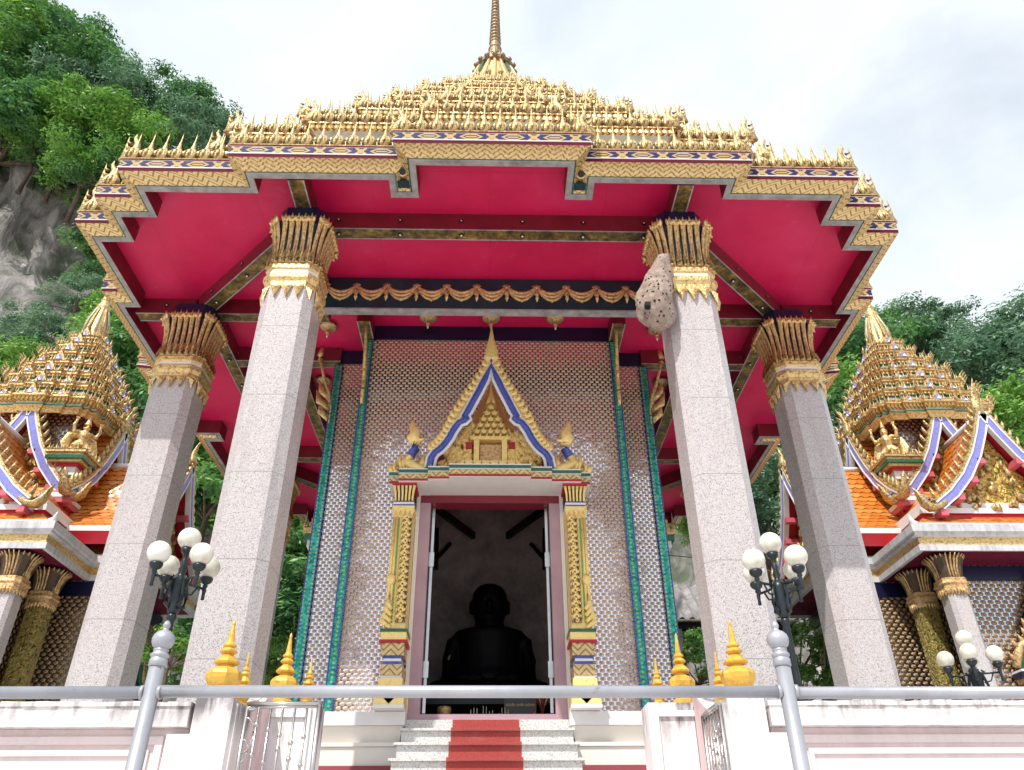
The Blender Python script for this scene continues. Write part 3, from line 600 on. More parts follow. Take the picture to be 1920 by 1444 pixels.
# interior room
m = MB(); m.box(-1.82, 1.82, BK - .12, BK - .005, .9, HC - .004, PLAST); m.box(-1.845, -1.79, WY + .80, BK - .13, .9, HC - .004, PLAST); m.box(1.79, 1.845, WY + .80, BK - .13, .9, HC - .004, PLAST); m.box(-1.8, 1.8, WY + .21, BK, 1.1, 1.33, PLAST)
for s in (-1, 1): m.beam((s * .75, 9.9), (s * .25, 10.9), .06, 4.3, 4.4, BLACK); m.tube([(s * .98, 11.2, 3.9), (s * .60, 11.2, 4.35)], .03, BLACK, 6); m.tube([(s * .80, 11.22, 3.95), (s * .82, 11.22, 4.6)], .03, BLACK, 6)
m.build('inner_room', temple)
# plinth below the cella
m = MB(); y0 = 7.86
def plin(x0, x1, y, dz=0):
    m.box(x0, x1, y, y + .6, 1.265 + dz, 1.385 + dz, WHITE)
    m.hexa([(x0 + .05, y + .10, 1.12 + dz), (x1 - .05, y + .10, 1.12 + dz), (x1 - .05, y + .6, 1.12 + dz), (x0 + .05, y + .6, 1.12 + dz), (x0 + .02, y + .03, 1.263 + dz), (x1 - .02, y + .03, 1.263 + dz), (x1 - .02, y + .6, 1.263 + dz), (x0 + .02, y + .6, 1.263 + dz)], CREAM)
    m.box(x0 + .01, x1 - .01, y + .01, y + .6, 1.085 + dz, 1.118 + dz, CREAM); m.box(x0 + .03, x1 - .03, y + .03, y + .6, .925 + dz, 1.083 + dz, CREAM)
    m.box(x0, x1, y, y + .6, .45, .923 + dz, simple_red)
simple_red = simple('dull_red_plinth', (.30, .055, .07), .6, 0, .1, 3)
for a0, a1, yy, dz in ((-1.75, -.777, y0, 0), (.777, 1.75, y0, 0), (-2.2, -1.752, y0 + .55, -.002), (1.752, 2.2, y0 + .55, -.002)):
    m = MB(); plin(a0, a1, yy, dz); m.build('plinth', temple)
# door frame
FRAMER = simple('door_head_red', (.22, .022, .04), .45, 0, .1, 4)
m = MB()
for s in (-1, 1):
    x0, x1 = sorted((s * .66, s * .773)); m.box(x0, x1, WY - .02, WY + .16, SILL, 3.595, ROSE)
    x0, x1 = sorted((s * .775, s * .815)); m.box(x0, x1, WY - .035, WY - .002, SILL, 3.688, CREAM)
    x0, x1 = sorted((s * .615, s * .645)); m.box(x0, x1, WY + .10, WY + .14, SILL + .03, 3.59, STEEL)
    for z in (1.75, 2.9): m.box(x0 - .012, x1 + .012, WY + .085, WY + .099, z, z + .16, STEEL)
m.box(-.773, .773, WY - .02, WY + .16, 3.597, 3.688, FRAMER); m.box(-.775, .775, WY - .03, WY + .25, SILL - .055, SILL - .001, ROSE)
m.build('door_frame', temple)
# pilasters beside the door
GPUR = simple('violet_grey_ground', (.16, .12, .24), .5, 0, .2, 20)
def pilaster(s):
    m = MB(); cx = s * .925; F0 = 7.76
    def bx(hw, z0, z1, mat, d=0.): m.box(cx - hw, cx + hw, F0 - d, WY - .003, z0, z1, mat)
    z = SILL
    bx(.145, z, z + .03, WHITE, .05); bx(.14, z + .031, z + .15, RB, .04); bx(.15, z + .151, z + .17, GREEN, .05); bx(.115, z + .171, z + .27, RB, .02)
    bx(.10, z + .271, z + .30, WHITE); bx(.105, z + .301, z + .40, ZIG, .01); bx(.09, z + .401, z + .43, BLUE); bx(.085, z + .431, z + .455, WHITE); bx(.09, z + .456, z + .48, BLUE)
    bx(.11, z + .481, z + .60, ZIG, .02); bx(.135, z + .601, z + .625, MRED, .045); bx(.125, z + .626, z + .70, RB, .035); bx(.135, z + .701, z + .73, GREEN, .045)
    for k in range(2):                                  # diamonds on the base
        for dz, rr, mm in ((.09, .052, BLUE), (.09, .03, RB)): bq = m.addv([(cx - rr, F0 - .044 - .004 * (rr < .04), z + dz), (cx, F0 - .044 - .004 * (rr < .04), z + dz - rr), (cx + rr, F0 - .044 - .004 * (rr < .04), z + dz), (cx, F0 - .044 - .004 * (rr < .04), z + dz + rr)]); m.face([bq, bq + 1, bq + 2, bq + 3], mm)
    bx(.105, z + .731, 3.38, RB); [m.box(cx + s * e - .007, cx + s * e + .007, F0 - .004, F0 - .0005, z + .8, 3.30, simple_lime) for e in (.035, .07)]; 
    m.box(cx - s * .10 if s > 0 else cx + .0, cx + .0 if s > 0 else cx + .10, F0 - .025, F0 - .001, z + .80, 3.30, GPUR)
    n = 17
    for j in range(n):                                  # scrolling gold filigree next to the door
        zz = z + .80 + (3.30 - z - .80) * (j + .5) / n; xx = cx - s * .05; sg = 1 if j % 2 else -1
        m.tube([(xx + .030 * math.cos(a) * sg * (1 - i * .05), F0 - .034, zz + .050 * math.sin(a) * (1 - i * .05)) for i, a in enumerate([q * .7 for q in range(9)])], [.018 - .0014 * i for i in range(9)], RB, 5)
        m.sphere((xx, F0 - .034, zz), .017, RB, 6, 4)
        for e in (-1, 1): m.tube([(xx + e * .035, F0 - .03, zz - .03), (xx + e * .047, F0 - .032, zz + .02), (xx + e * .02, F0 - .03, zz + .055)], [.012, .014, .003], RB, 5)
    for dx in (.055, .085): m.tube([(cx + s * dx, F0 - .012, z + .95), (cx + s * dx, F0 - .012, 3.30)], .016, RB, 6)
    m.sphere((cx + s * .07, F0 - .02, 2.62), .05, RB, 8, 6, 1.3)
    for q in range(4): m.tube([(cx + s * .04, F0 - .03, z + .74 + q * .06), (cx + s * (.13 - q * .015), F0 - .035, z + .80 + q * .06), (cx + s * (.10 - q * .01), F0 - .03, z + .90 + q * .06)], [.022, .03, .004], RB, 6)
    bx(.115, 3.381, 3.43, RB, .02); bx(.105, 3.431, 3.45, BLUE, .005); bx(.11, 3.451, 3.475, WHITE, .012); bx(.105, 3.476, 3.49, BLUE, .005)
    bx(.09, 3.491, 3.66, NAVY)
    for q in range(6):                                  # flaring petals of the small capital
        xx = cx + (q - 2.5) * .036; m.tube([(xx, F0 - .012, 3.49), (xx + (q - 2.5) * .002, F0 - .02, 3.58), (xx + (q - 2.5) * .008, F0 - .06, 3.65)], [.012, .013, .018], RB, 5)
    bx(.13, 3.661, 3.688, MRED, .055)
    for q in range(5): xx = cx + (q - 2) * .05; bq = m.addv([(xx - .025, F0 - .024, 3.38), (xx + .025, F0 - .024, 3.38), (xx, F0 - .03, 3.31)]); m.face([bq, bq + 2, bq + 1], RB)
    return m.build('pilaster', temple)
simple_lime = simple('lime_green_glass', (.16, .42, .08), .25, .2, .3, 25)
pilaster(-1); pilaster(1)
# pediment over the door
ped = None
m = MB()
for hw, yf, dz in ((.44, 7.52, 0), (.67, 7.58, -.002), (.99, 7.63, -.004), (1.10, 7.70, -.006)):
    ins = 0 if hw < .5 else {.67: .44, .99: .67, 1.10: .99}[hw]
    for s in ((0,) if not ins else (-1, 1)):
        x0, x1 = (-hw, hw) if s == 0 else sorted((s * (ins + .001), s * hw))
        for z0, z1, mat, pr in ((3.690, 3.700, WHITE, -.05), (3.701, 3.712, MRED, -.03), (3.713, 3.765, ZIG, -.02), (3.766, 3.772, WHITE, .0), (3.773, 3.803, GREEN, .01), (3.804, 3.815, WHITE, .02)):
            m.box(x0, x1, yf - pr, WY - .004, z0 + dz, z1 + dz, mat)
ped = m.build('pediment', temple)
ARC = [(0, 5.175), (-.067, 5.00), (-.134, 4.837), (-.20, 4.69), (-.262, 4.548), (-.293, 4.49), (-.268, 4.445), (-.30, 4.422), (-.355, 4.40), (-.405, 4.32), (-.424, 4.285), (-.46, 4.20), (-.50, 4.132), (-.53, 4.09), (-.56, 4.055), (-.61, 4.015), (-.645, 3.95), (-.66, 3.83)]
full = ARC + [(-x, z) for x, z in ARC[-2::-1]] if False else [(x, z) for x, z in ARC[::-1]] + [(-x, z) for x, z in ARC[1:]]
m = MB()
for yy, r, mat, sc in ((7.63, .036, BLUE, 0), (7.64, .020, WHITE, -.047), (7.645, .016, WHITE, .05)):
    pts = []
    for i, (x, z) in enumerate(full):
        a = full[max(0, i - 1)]; c = full[min(len(full) - 1, i + 1)]; dx, dz = c[0] - a[0], c[1] - a[1]; l = math.hypot(dx, dz); pts.append((x - dz / l * sc, yy, z + dx / l * sc))
    m.tube(pts, r, mat, 6, up=(0, 1, 0))
fr = m.build('arch_frame', ped)
# gold flame crest outside the arch
m = MB(); OUT = [(-.05, 5.30), (-.12, 5.10), (-.20, 4.94), (-.28, 4.80), (-.36, 4.65), (-.44, 4.50), (-.49, 4.36), (-.54, 4.24), (-.60, 4.15), (-.67, 4.07)]
for s in (-1, 1):
    bq = m.addv([(s * x, 7.66, z) for x, z in OUT] + [(s * x, 7.66, z) for x, z in [(-.0, 5.18), (-.07, 5.03), (-.145, 4.84), (-.21, 4.70), (-.28, 4.55), (-.34, 4.46), (-.42, 4.33), (-.47, 4.20), (-.53, 4.11), (-.62, 4.04)]])
    for i in range(9): f = [bq + i, bq + i + 1, bq + 11 + i, bq + 10 + i]; m.face(f if s > 0 else f[::-1], RB)
    for i in range(19):
        t = i / 18 * (len(OUT) - 1); k = min(int(t), len(OUT) - 2); u = t - k; x = OUT[k][0] * (1 - u) + OUT[k + 1][0] * u; z = OUT[k][1] * (1 - u) + OUT[k + 1][1] * u
        m.tube([(s * (x + .055), 7.655, z - .03), (s * (x + .0), 7.645, z + .005), (s * (x - .012), 7.65, z + .05), (s * (x + .012), 7.655, z + .085)], [.020, .030, .020, .003], RB, 6, flat=.6, up=(0, 1, 0))
        m.sphere((s * (x + .05), 7.64, z + .0), .02, RB, 6, 4)
m.build('flame_crest', ped)
m = MB(); m.lathe([(.02, 5.19), (.09, 5.30), (.075, 5.40), (.05, 5.50), (.03, 5.60), (.012, 5.72), (.001, 5.82)], RB, (0, 7.66, 0), 6, 0, 1, .45, False)
for rr, mm, yy in ((.045, WHITE, 7.60), (.026, MRED, 7.592)): bq = m.addv([(-rr * .7, yy, 5.215), (0, yy, 5.215 - rr * 1.4), (rr * .7, yy, 5.215), (0, yy, 5.215 + rr * 1.6)]); m.face([bq, bq + 1, bq + 2, bq + 3], mm)
m.build('apex_finial', ped)
# gilded relief of a small spired shrine inside the niche
m = MB(); m.box(-.68, .68, 7.98, 8.05, 3.82, 4.2, DRED)
bq = m.addv([(x, 7.99, z) for x, z in full]); m.face([bq + i for i in range(len(full))], simple('gilded_brown_niche', (.50, .24, .09), .5, .1, .3, 7))
m0 = m; m = MB()
m.box(-.36, .36, 7.80, 7.98, 3.82, 3.89, RB); m.box(-.30, .30, 7.82, 7.98, 3.891, 3.925, MRED); m.box(-.27, .27, 7.80, 7.98, 3.926, 3.96, RB)
for q in range(9): m.sphere((-.30 + q * .075, 7.795, 3.905), .02, RB, 6, 4)
for s in (-1, 1): m.box(s * .13 - .025, s * .13 + .025, 7.83, 7.98, 3.961, 4.17, RB); m.box(s * .20 - .03, s * .20 + .03, 7.86, 7.98, 4.10, 4.16, MRED)
m.box(-.10, .10, 7.90, 7.98, 3.961, 4.15, GOLD2)
z = 4.171
for k in range(6):
    hw = .19 - .028 * k; m.box(-hw, hw, 7.83 + .012 * k, 7.98, z, z + .035, RB)
    for q in range(int(hw / .03)): xx = -hw + (q + .5) * 2 * hw / int(hw / .03); m.tube([(xx, 7.825 + .012 * k, z + .03), (xx, 7.82 + .012 * k, z + .06), (xx, 7.83 + .012 * k, z + .10)], [.018, .016, .002], RB, 5)
    z += .066
m.lathe([(.05, z), (.04, z + .04), (.02, z + .10), (.008, z + .18), (.001, z + .28)], RB, (0, 7.93, 0), 8)
rnd = random.Random(3)
for s in (-1, 1):
    for q in range(95):
        a = rnd.random(); xx = .17 + .30 * a * rnd.random() ** .5; zz = 3.88 + rnd.random() * max(.04, .46 - 1.15 * max(0, xx - .17)); r = rnd.uniform(.018, .038)
        m.tube([(s * xx, 7.97, zz), (s * (xx + rnd.uniform(-.02, .03)), 7.90, zz + .02), (s * (xx + rnd.uniform(-.03, .03)), 7.88, zz + .05)], [r, r * .9, .004], RB, 6)
m.v = [(x * 1.22, y, 3.82 + (z - 3.82) * 1.34) for x, y, z in m.v]; m0.join(m); m = m0
m.build('niche_relief', ped)
# nagas at the ends of the pediment and small crest leaves along it
for s in (-1, 1):
    m = MB(); cx = s * .845; y = 7.70
    m.tube([(cx - s * .10, y, 3.82), (cx - s * .02, y, 3.86), (cx + s * .07, y, 3.92), (cx + s * .05, y, 4.0), (cx - s * .01, y, 4.06)], [.05, .06, .055, .05, .04], RB, 8, flat=.8, up=(0, 1, 0))
    m.tube([(cx + s * .03, y - .01, 3.99), (cx - s * .01, y - .02, 4.07), (cx - s * .0, y - .01, 4.14)], [.042, .038, .042], BLUE, 8)
    m.tube([(cx - s * .01, y, 4.12), (cx + s * .02, y - .03, 4.19), (cx + s * .0, y - .02, 4.28), (cx + s * .03, y, 4.36), (cx + s * .02, y, 4.45)], [.045, .062, .045, .03, .004], RB, 8, flat=.7, up=(0, 1, 0))
    m.tube([(cx + s * .02, y - .02, 4.18), (cx - s * .06, y - .03, 4.17), (cx - s * .085, y - .03, 4.20)], [.03, .02, .005], RB, 6)
    for dx, z0, h in ((.14, 3.82, .22), (.09, 3.84, .17), (-.10, 3.82, .2), (.19, 3.81, .14), (.24, 3.81, .10)): m.tube([(cx + s * dx, y, z0), (cx + s * (dx + .03), y, z0 + h * .5), (cx + s * (dx + .01), y, z0 + h)], [.035, .03, .003], RB, 6, flat=.6, up=(0, 1, 0))
    m.v = [(cx + (vx - cx) * (1.35 if (vx - cx) * s < .08 else .95), y + (vy - y) * 1.3, 3.82 + (vz - 3.82) * 1.04) for vx, vy, vz in m.v]
    m.build('naga', ped)
m = MB()
for q in range(-11, 12):
    x = q * .092
    if abs(abs(x) - .845) < .10: continue
    yf = 7.54 if abs(x) < .44 else 7.60 if abs(x) < .67 else 7.66; m.join(antefix_mb(.075 if abs(x) < .9 else .12), Matrix.Translation((x, yf, 3.812)))
m.build('crest_leaves', ped)
# gilded brackets (long naga struts) from the cella corners up to the ceiling
br0 = None
for i, (x, y, rz) in enumerate(((-1.555, WY - .03, 0), (1.555, WY - .03, 0), (-2.03, W2 - .0, -1.2), (2.03, W2 - .0, 1.2))):
    m = MB(); M = Matrix.Translation((x, y, 0)) @ Matrix.Rotation(rz, 4, 'Z'); q = MB()
    q.tube([(0, -.0, 4.88), (0, -.025, 4.95), (0, -.03, 5.15), (0, -.07, 5.35), (0, -.15, 5.55), (0, -.22, 5.75), (0, -.25, 5.88)], [.02, .024, .026, .028, .022, .018, .024], GOLD, 7)
    q.tube([(0, -.25, 5.86), (0, -.26, 5.92), (0, -.24, 6.05)], [.034, .042, .03], GOLD, 7); q.tube([(0, -.035, 5.06), (0, -.037, 5.075)], [.031, .031], GREEN, 7)
    q.tube([(0, -.03, 5.2), (.0, -.09, 5.3), (0, -.05, 5.45)], [.018, .02, .004], GOLD, 6)
    if i > 1:
        for zz, e in ((5.0, .16), (5.15, .22), (5.3, .2)): q.tube([(0, -.03, zz), (0, -.03 - e * .7, zz + .08), (0, -.02 - e, zz + .24)], [.05, .05, .005], GOLD, 6, flat=.4, up=(1, 0, 0))
    m.join(q, M); m.build('roof_bracket', temple)
# side door canopies of the cella seen edge on
for s in (-1, 1):
    m = MB(); x0 = s * 2.07
    for d, z0, z1, mat in ((.22, 3.60, 3.66, GOLD), (.28, 3.661, 3.75, WHITE), (.32, 3.751, 3.82, GREEN), (.34, 3.821, 3.90, GOLD), (.26, 3.901, 4.05, GOLD), (.18, 4.051, 4.25, MRED), (.10, 4.251, 4.7, MRED)):
        a, b = sorted((x0 + s * .001, x0 + s * d)); m.box(a, b, 9.5 + (.34 - d) * .8, 10.4 - (.34 - d) * .8, z0, z1, mat)
    for q in range(5): m.join(antefix_mb(.2), Matrix.Translation((x0 + s * (.32 - q * .02), 9.52 + q * .2, 3.9)))
    m.build('side_pediment', temple)

# ------------------------------------------------------------------ ground and terraces
def slab(name, x0, x1, y0, y1, z0, z1, m): MB().box(x0, x1, y0, y1, z0, z1, m).build(name, kind='structure')
m = MB(); b = m.addv([(-1500, -1500, -1.6), (1500, -1500, -1.6), (1500, 1500, -1.6), (-1500, 1500, -1.6)]); m.face([b, b + 1, b + 2, b + 3], EARTH); m.build('ground', kind='structure')
slab('forecourt', -40, 40, -40, 2.35, -1.75, -1.58, PAVE)
slab('lower_terrace', -40, 40, 2.35, 30, -1.7, -.55, PAVE)
m = MB()
for s in (-1, 1): x0, x1 = sorted((s * 1.02, s * 16)); m.box(x0, x1, 4.86, 5.6, -.549, FLOOR, PAVE)
m.box(-16, 16, 5.6, 20, -.549, FLOOR, TILEW); m.build('upper_terrace', kind='structure')
# entrance steps between the cheek walls
for (nm, n, y0, yd, zt, zd, hw, lab) in (('entrance_steps', 6, 5.59, .26, .29, .165, 1.0, 'low pale steps rising between the white gate piers'), ('door_steps', 5, 7.73, .32, 1.215, .165, .80, 'speckled granite steps with a red centre strip below the temple door')):
    t = thing(nm, (AX, y0, zt - n * zd), lab, 'steps'); ORG[t.name] = Vector((0, y0, zt - n * zd))
    for i in range(n):
        m = MB(); y = y0 - yd * i; z = zt - zd * i; yb = y + yd if nm == 'entrance_steps' else y + .34
        m.box(-hw + .012, hw - .012, y, yb, z - zd + .0005, z - .022, STEPG if nm != 'entrance_steps' else PAVE); m.box(-hw - (.012 if i else 0), hw + (.012 if i else 0), y - .034, yb, z - .0215, z, STEPG if nm != 'entrance_steps' else PAVE)
        st = m.build('step', t)
        if nm == 'door_steps': MB().box(-.335, .30, y - .003, y + .05, z - zd + .004, z - .0225, CARPET).box(-.335, .30, y - .0375, y + .29, z - .0212, z + .003, CARPET).build('red_strip', st)
    if nm == 'door_steps':
        m = MB(); m.box(-.775, .775, 7.99, 8.05, 1.218, 1.333, STEPG); st = m.build('step', t); MB().box(-.335, .30, 7.986, 8.0, 1.222, 1.332, CARPET).build('red_strip', st)

# ------------------------------------------------------------------ inside the cella: seated statue, altar, candles, sign
SY = 9.9
_blk = BLACK; BLACK = NT('black_statue_lacquer', (.0012, .0012, .0025), .55, 0, .12).m
m = MB()
m.lathe([(.02, 1.75), (.46, 1.76), (.52, 1.9), (.50, 2.1), (.43, 2.2), (.39, 2.34), (.41, 2.5), (.45, 2.60), (.43, 2.665), (.32, 2.70), (.20, 2.73), (.17, 2.80), (.02, 2.81)], BLACK, (0, SY, 0), 24, 0, 1.0, .62)
m.lathe([(.03, 2.69), (.12, 2.71), (.185, 2.80), (.222, 2.93), (.228, 3.04), (.215, 3.14), (.17, 3.215), (.10, 3.25), (.03, 3.262)], BLACK, (0, SY - .04, 0), 24, 0, 1.0, 1.08)
for s in (-1, 1):
    m.tube([(s * .34, SY, 2.63), (s * .44, SY - .02, 2.52), (s * .48, SY - .06, 2.30), (s * .48, SY - .16, 2.12), (s * .30, SY - .34, 2.04), (s * .08, SY - .42, 2.02)], [.075, .10, .10, .095, .08, .06], BLACK, 12)
    m.tube([(s * .18, SY, 1.92), (s * .55, SY - .12, 1.90), (s * .62, SY - .30, 1.86), (s * .30, SY - .44, 1.86), (s * .02, SY - .46, 1.88)], [.18, .19, .16, .14, .10], BLACK, 12)
    m.sphere((s * .24, SY - .03, 2.97), .038, BLACK, 8, 6, 2.4, .7, 1.2); m.sphere((s * .075, SY - .275, 3.02), .028, BLACK, 8, 6, .6)
    for q in range(5): m.tube([(s * (.10 - q * .004), SY - .44 - q * .012, 2.03 - q * .014), (-s * .04, SY - .47 - q * .012, 2.01 - q * .014), (-s * (.12 - .01 * abs(q - 2)), SY - .46 - q * .01, 2.005 - q * .014)], [.015, .014, .009], BLACK, 6)
m.sphere((0, SY - .295, 2.95), .034, BLACK, 8, 6, 1.6); m.sphere((0, SY - .275, 2.86), .055, BLACK, 10, 6, .35)
stt = m.build('seated_statue', loc=(0, SY, 1.75), label='black seated monk statue in the dark room behind the door', cat='statue'); stt.location.x = AX
BLACK = _blk
rm = stt.modifiers.new('remesh', 'REMESH'); rm.mode = 'VOXEL'; rm.voxel_size = .018; rm.use_smooth_shade = True
m = MB(); m.tube([(-.475, SY - .145, 2.36), (-.50, SY - .15, 2.30), (-.50, SY - .17, 2.22)], [.018, .024, .016], GOLDY, 6, flat=.5); gp = m.build('gold_leaf_patch', stt)
t = thing('altar_table', (AX, 9.2, 1.33), 'low dark altar table in front of the black seated statue', 'table'); ORG[t.name] = Vector((0, 9.2, 1.33))
MB().box(-1.0, 1.0, 9.0, 10.6, 1.66, 1.72, BLACK).build('table_top', t)
for x in (-.9, .9):
    for y in (9.1, 10.5): MB().box(x - .04, x + .04, y - .04, y + .04, 1.331, 1.659, BLACK).build('leg', t)
CANDLE = simple('candle_wax', (.55, .50, .42), .5, 0, .2, 9)
rnd = random.Random(5)
cn0 = None
t = thing('candle_tray', (AX, 8.55, 1.335), 'row of thin pale candles on a low tray just inside the door sill', 'candle tray'); ORG[t.name] = Vector((0, 8.55, 1.335))
MB().box(-.22, .25, 8.47, 8.63, 1.336, 1.36, BLACK).build('tray', t)
for i in range(13):
    x = -.18 + i * .032; h = rnd.uniform(.0, .10); m = MB(); m.tube([(x, 8.55 + rnd.uniform(-.04, .04), 1.361), (x + .002, 8.55, 1.361 + h + .10)], .0045, CANDLE, 6); m.build('candle', t)
# sign with two lines of lettering
t = thing('notice_sign', (AX + .33, 8.6, 1.335), 'small dark sign with gold lettering and gold rim standing inside the doorway', 'sign')
MB().box(AX + .165, AX + .50, 8.60, 8.615, 1.42, 1.72, simple('sign_dark_board', (.02, .018, .02), .4)).build('sign_board', t)
m = MB(); m.box(AX + .16, AX + .505, 8.585, 8.64, 1.336, 1.419, simple('sign_wood', (.12, .03, .015), .5)); m.build('sign_foot', t)
m = MB(); m.tube([(AX + .17, 8.595, 1.52), (AX + .20, 8.595, 1.48), (AX + .33, 8.595, 1.465), (AX + .465, 8.595, 1.48), (AX + .495, 8.595, 1.52)], .006, GOLD, 5); m.box(AX + .166, AX + .499, 8.592, 8.5995, 1.42, 1.46, MOLDG); m.build('gold_rim', t)
LET = simple('gold_lettering', (.50, .36, .14), .45, .3)
def text(body, size, loc, parent, name, m=LET):
    cu = bpy.data.curves.new(name, 'FONT'); cu.body = body; cu.size = size; cu.align_x = 'CENTER'; cu.extrude = .0015
    to = bpy.data.objects.new(name, cu); COL.objects.link(to); bpy.context.view_layer.update()
    me = bpy.data.meshes.new_from_object(to.evaluated_get(bpy.context.evaluated_depsgraph_get())); bpy.data.objects.remove(to)
    o = bpy.data.objects.new(name, me); COL.objects.link(o); me.materials.clear(); me.materials.append(m); o.parent = parent
    o.location = Vector(loc) - ORG[parent.name]; o.rotation_euler = (R_(90), 0, 0); ORG[o.name] = Vector(loc); return o
text("ตั้งนะโม ๓ จบ", .052, (AX + .333, 8.596, 1.645), t, 'lettering'); text("อนิจจัง ทุกขัง อนัตตา", .036, (AX + .333, 8.596, 1.565), t, 'lettering')
# offerings beside the statue
m = MB(); m.lathe([(.05, 0), (.03, .02), (.02, .10), (.05, .14), (.075, .20), (.07, .24)], GOLD2, (-.46 + AX, 8.7, 1.335), 12); m.build('offering_bowl', label='small tarnished gold offering bowl at the left inside the doorway', cat='bowl', loc=(-.46 + AX, 8.7, 1.335))
m = MB()
for i in range(9): a = i * .7; m.tube([(0, 0, .16), (.03 * math.cos(a), .03 * math.sin(a), .26), (.07 * math.cos(a), .07 * math.sin(a), .33)], [.006, .005, .016], MRED if i % 2 else GOLD2, 5)
m.lathe([(.035, 0), (.05, .05), (.03, .12), (.04, .17)], NAVY, (0, 0, 0), 10)
m.v = [(x + .60, y + 8.75, z + 1.335) for x, y, z in m.v]; m.build('flower_vase', label='dark vase of small flowers right of the notice sign in the doorway', cat='vase', loc=(.60, 8.75, 1.335))

# ------------------------------------------------------------------ wasp nest on the right front column
m = MB(); rnd = random.Random(11); n, K = 28, 34
cx, cy = 1.93 + AX, 6.0
for j in range(K + 1):
    t = j / K; z = 5.15 - .86 * t
    ax = 1.68 - .155 * math.sin(min(1, t * 1.15) * 1.5) + .07 * max(0, t - .7) * 2; r = (.075 + .10 * math.sin(min(1, t / .72) * 1.57) ** 1.3) * (1 if t < .72 else math.sqrt(max(0.002, 1 - ((t - .72) / .285) ** 2)))
    for i in range(n):
        a = 2 * math.pi * i / n; w_ = 1 + .09 * math.sin(3 * a + 9 * t) + .06 * math.sin(5 * a - 14 * t) + rnd.uniform(-.025, .025)
        m.v.append((ax + AX + r * w_ * math.cos(a), 5.70 + r * .9 * w_ * math.sin(a), z))
for j in range(K):
    for i in range(n): i2 = (i + 1) % n; m.face([j * n + i, (j + 1) * n + i, (j + 1) * n + i2, j * n + i2], MUD, None, True)
m.face(list(range(n)), MUD); m.face([K * n + i for i in range(n)][::-1], MUD)
HOLE = simple('dark_hole', (.012, .009, .008), .9)
for k in range(26):
    t = rnd.uniform(.25, .95); a = rnd.uniform(3.4, 5.9); j = int(t * K); i = int(a / (2 * math.pi) * n); p = Vector(m.v[j * n + i]); c = Vector((p.x * .0 + 1.55 + AX, 5.70, p.z)); d = (p - c).normalized()
    m.sphere(tuple(p - d * .002), rnd.uniform(.007, .013), HOLE, 6, 4)
m.hexa([(1.405 + AX, 5.515, 4.42), (1.45 + AX, 5.51, 4.41), (1.45 + AX, 5.58, 4.41), (1.405 + AX, 5.58, 4.42), (1.405 + AX, 5.52, 4.465), (1.455 + AX, 5.515, 4.46), (1.455 + AX, 5.58, 4.46), (1.405 + AX, 5.58, 4.465)], HOLE)
m.build('wasp_nest', loc=(1.55 + AX, 5.70, 4.6), label='big pale mud wasp nest clinging to the capital of the right front column', cat='wasp nest')

# ------------------------------------------------------------------ small ceiling lamps
m = MB(); m.lathe([(.012, 0), (.012, -.02), (.10, -.025), (.115, -.04), (.085, -.055), (.05, -.06), (.03, -.085), (.022, -.12), (.030, -.135), (.014, -.15)], GOLD2, (0, 0, 0), 16)
m.lathe([(.012, -.15), (.016, -.17), (.009, -.20), (.002, -.21)], GLOBE, (0, 0, 0), 8)
lp0 = m.build('ceiling_lamp', loc=(0, 0, 0))
for i, (x, y, lab) in enumerate(((-2.06, 8.03, 'small brass ceiling lamp beside the left front column'), (-.77, 7.82, 'small brass ceiling lamp left of the pediment tip, under the garland lintel'), (.02, 7.82, 'small brass ceiling lamp directly above the pediment tip'), (.83, 7.82, 'small brass ceiling lamp right of the pediment tip, under the garland lintel'), (2.15, 8.03, 'small brass ceiling lamp just below the wasp nest'), (-2.35, 9.3, 'small brass ceiling lamp by the left outer wall strip'), (2.45, 9.28, 'small brass ceiling lamp by the right outer wall strip'))):
    o = lp0 if i == 0 else lp0.copy()
    if i: COL.objects.link(o)
    o.location = (x, y, HC - .0005); tagit(o, lab, 'lamp', 'ceiling lamps')

# ------------------------------------------------------------------ front railing
t = thing('railing', (0, 2.7, -.55), 'silver painted pipe railing crossing the bottom of the photo', 'railing')
for x in (-1.040, 1.048):
    m = MB(); m.tube([(x, 2.7, -.549), (x, 2.7, .62)], .0255, PIPE, 20); ps = m.build('post', t)
    m = MB(); m.lathe([(.0255, .615), (.029, .617), (.029, .638), (.026, .641), (.026, .645), (.030, .649), (.030, .655), (.024, .660), (.022, .664), (.0245, .667), (.0245, .671), (.020, .674), (.030, .681), (.0365, .695), (.037, .706), (.033, .719), (.022, .730), (.011, .735), (.0095, .742), (.012, .747), (.0125, .753), (.008, .764), (.001, .768)], PIPE, (x, 2.7, 0), 24); m.build('ball_finial', ps)
for x0, x1, z0, z1 in ((-6, -1.068, .535, .535), (-1.012, 1.02, .538, .534), (1.076, 6, .531, .529)):
    MB().tube([(x0, 2.7, z0), (x1, 2.7, z1)], .0195, PIPE, 20, up=(0, 1, 0)).build('rail', t)
m = MB()
for x in (-1.068, -1.012, 1.02, 1.076): m.tube([(x - .006, 2.7, .535), (x + .006, 2.7, .535)], .0225, PIPE, 16, up=(0, 1, 0))
m.build('weld_collar', t)

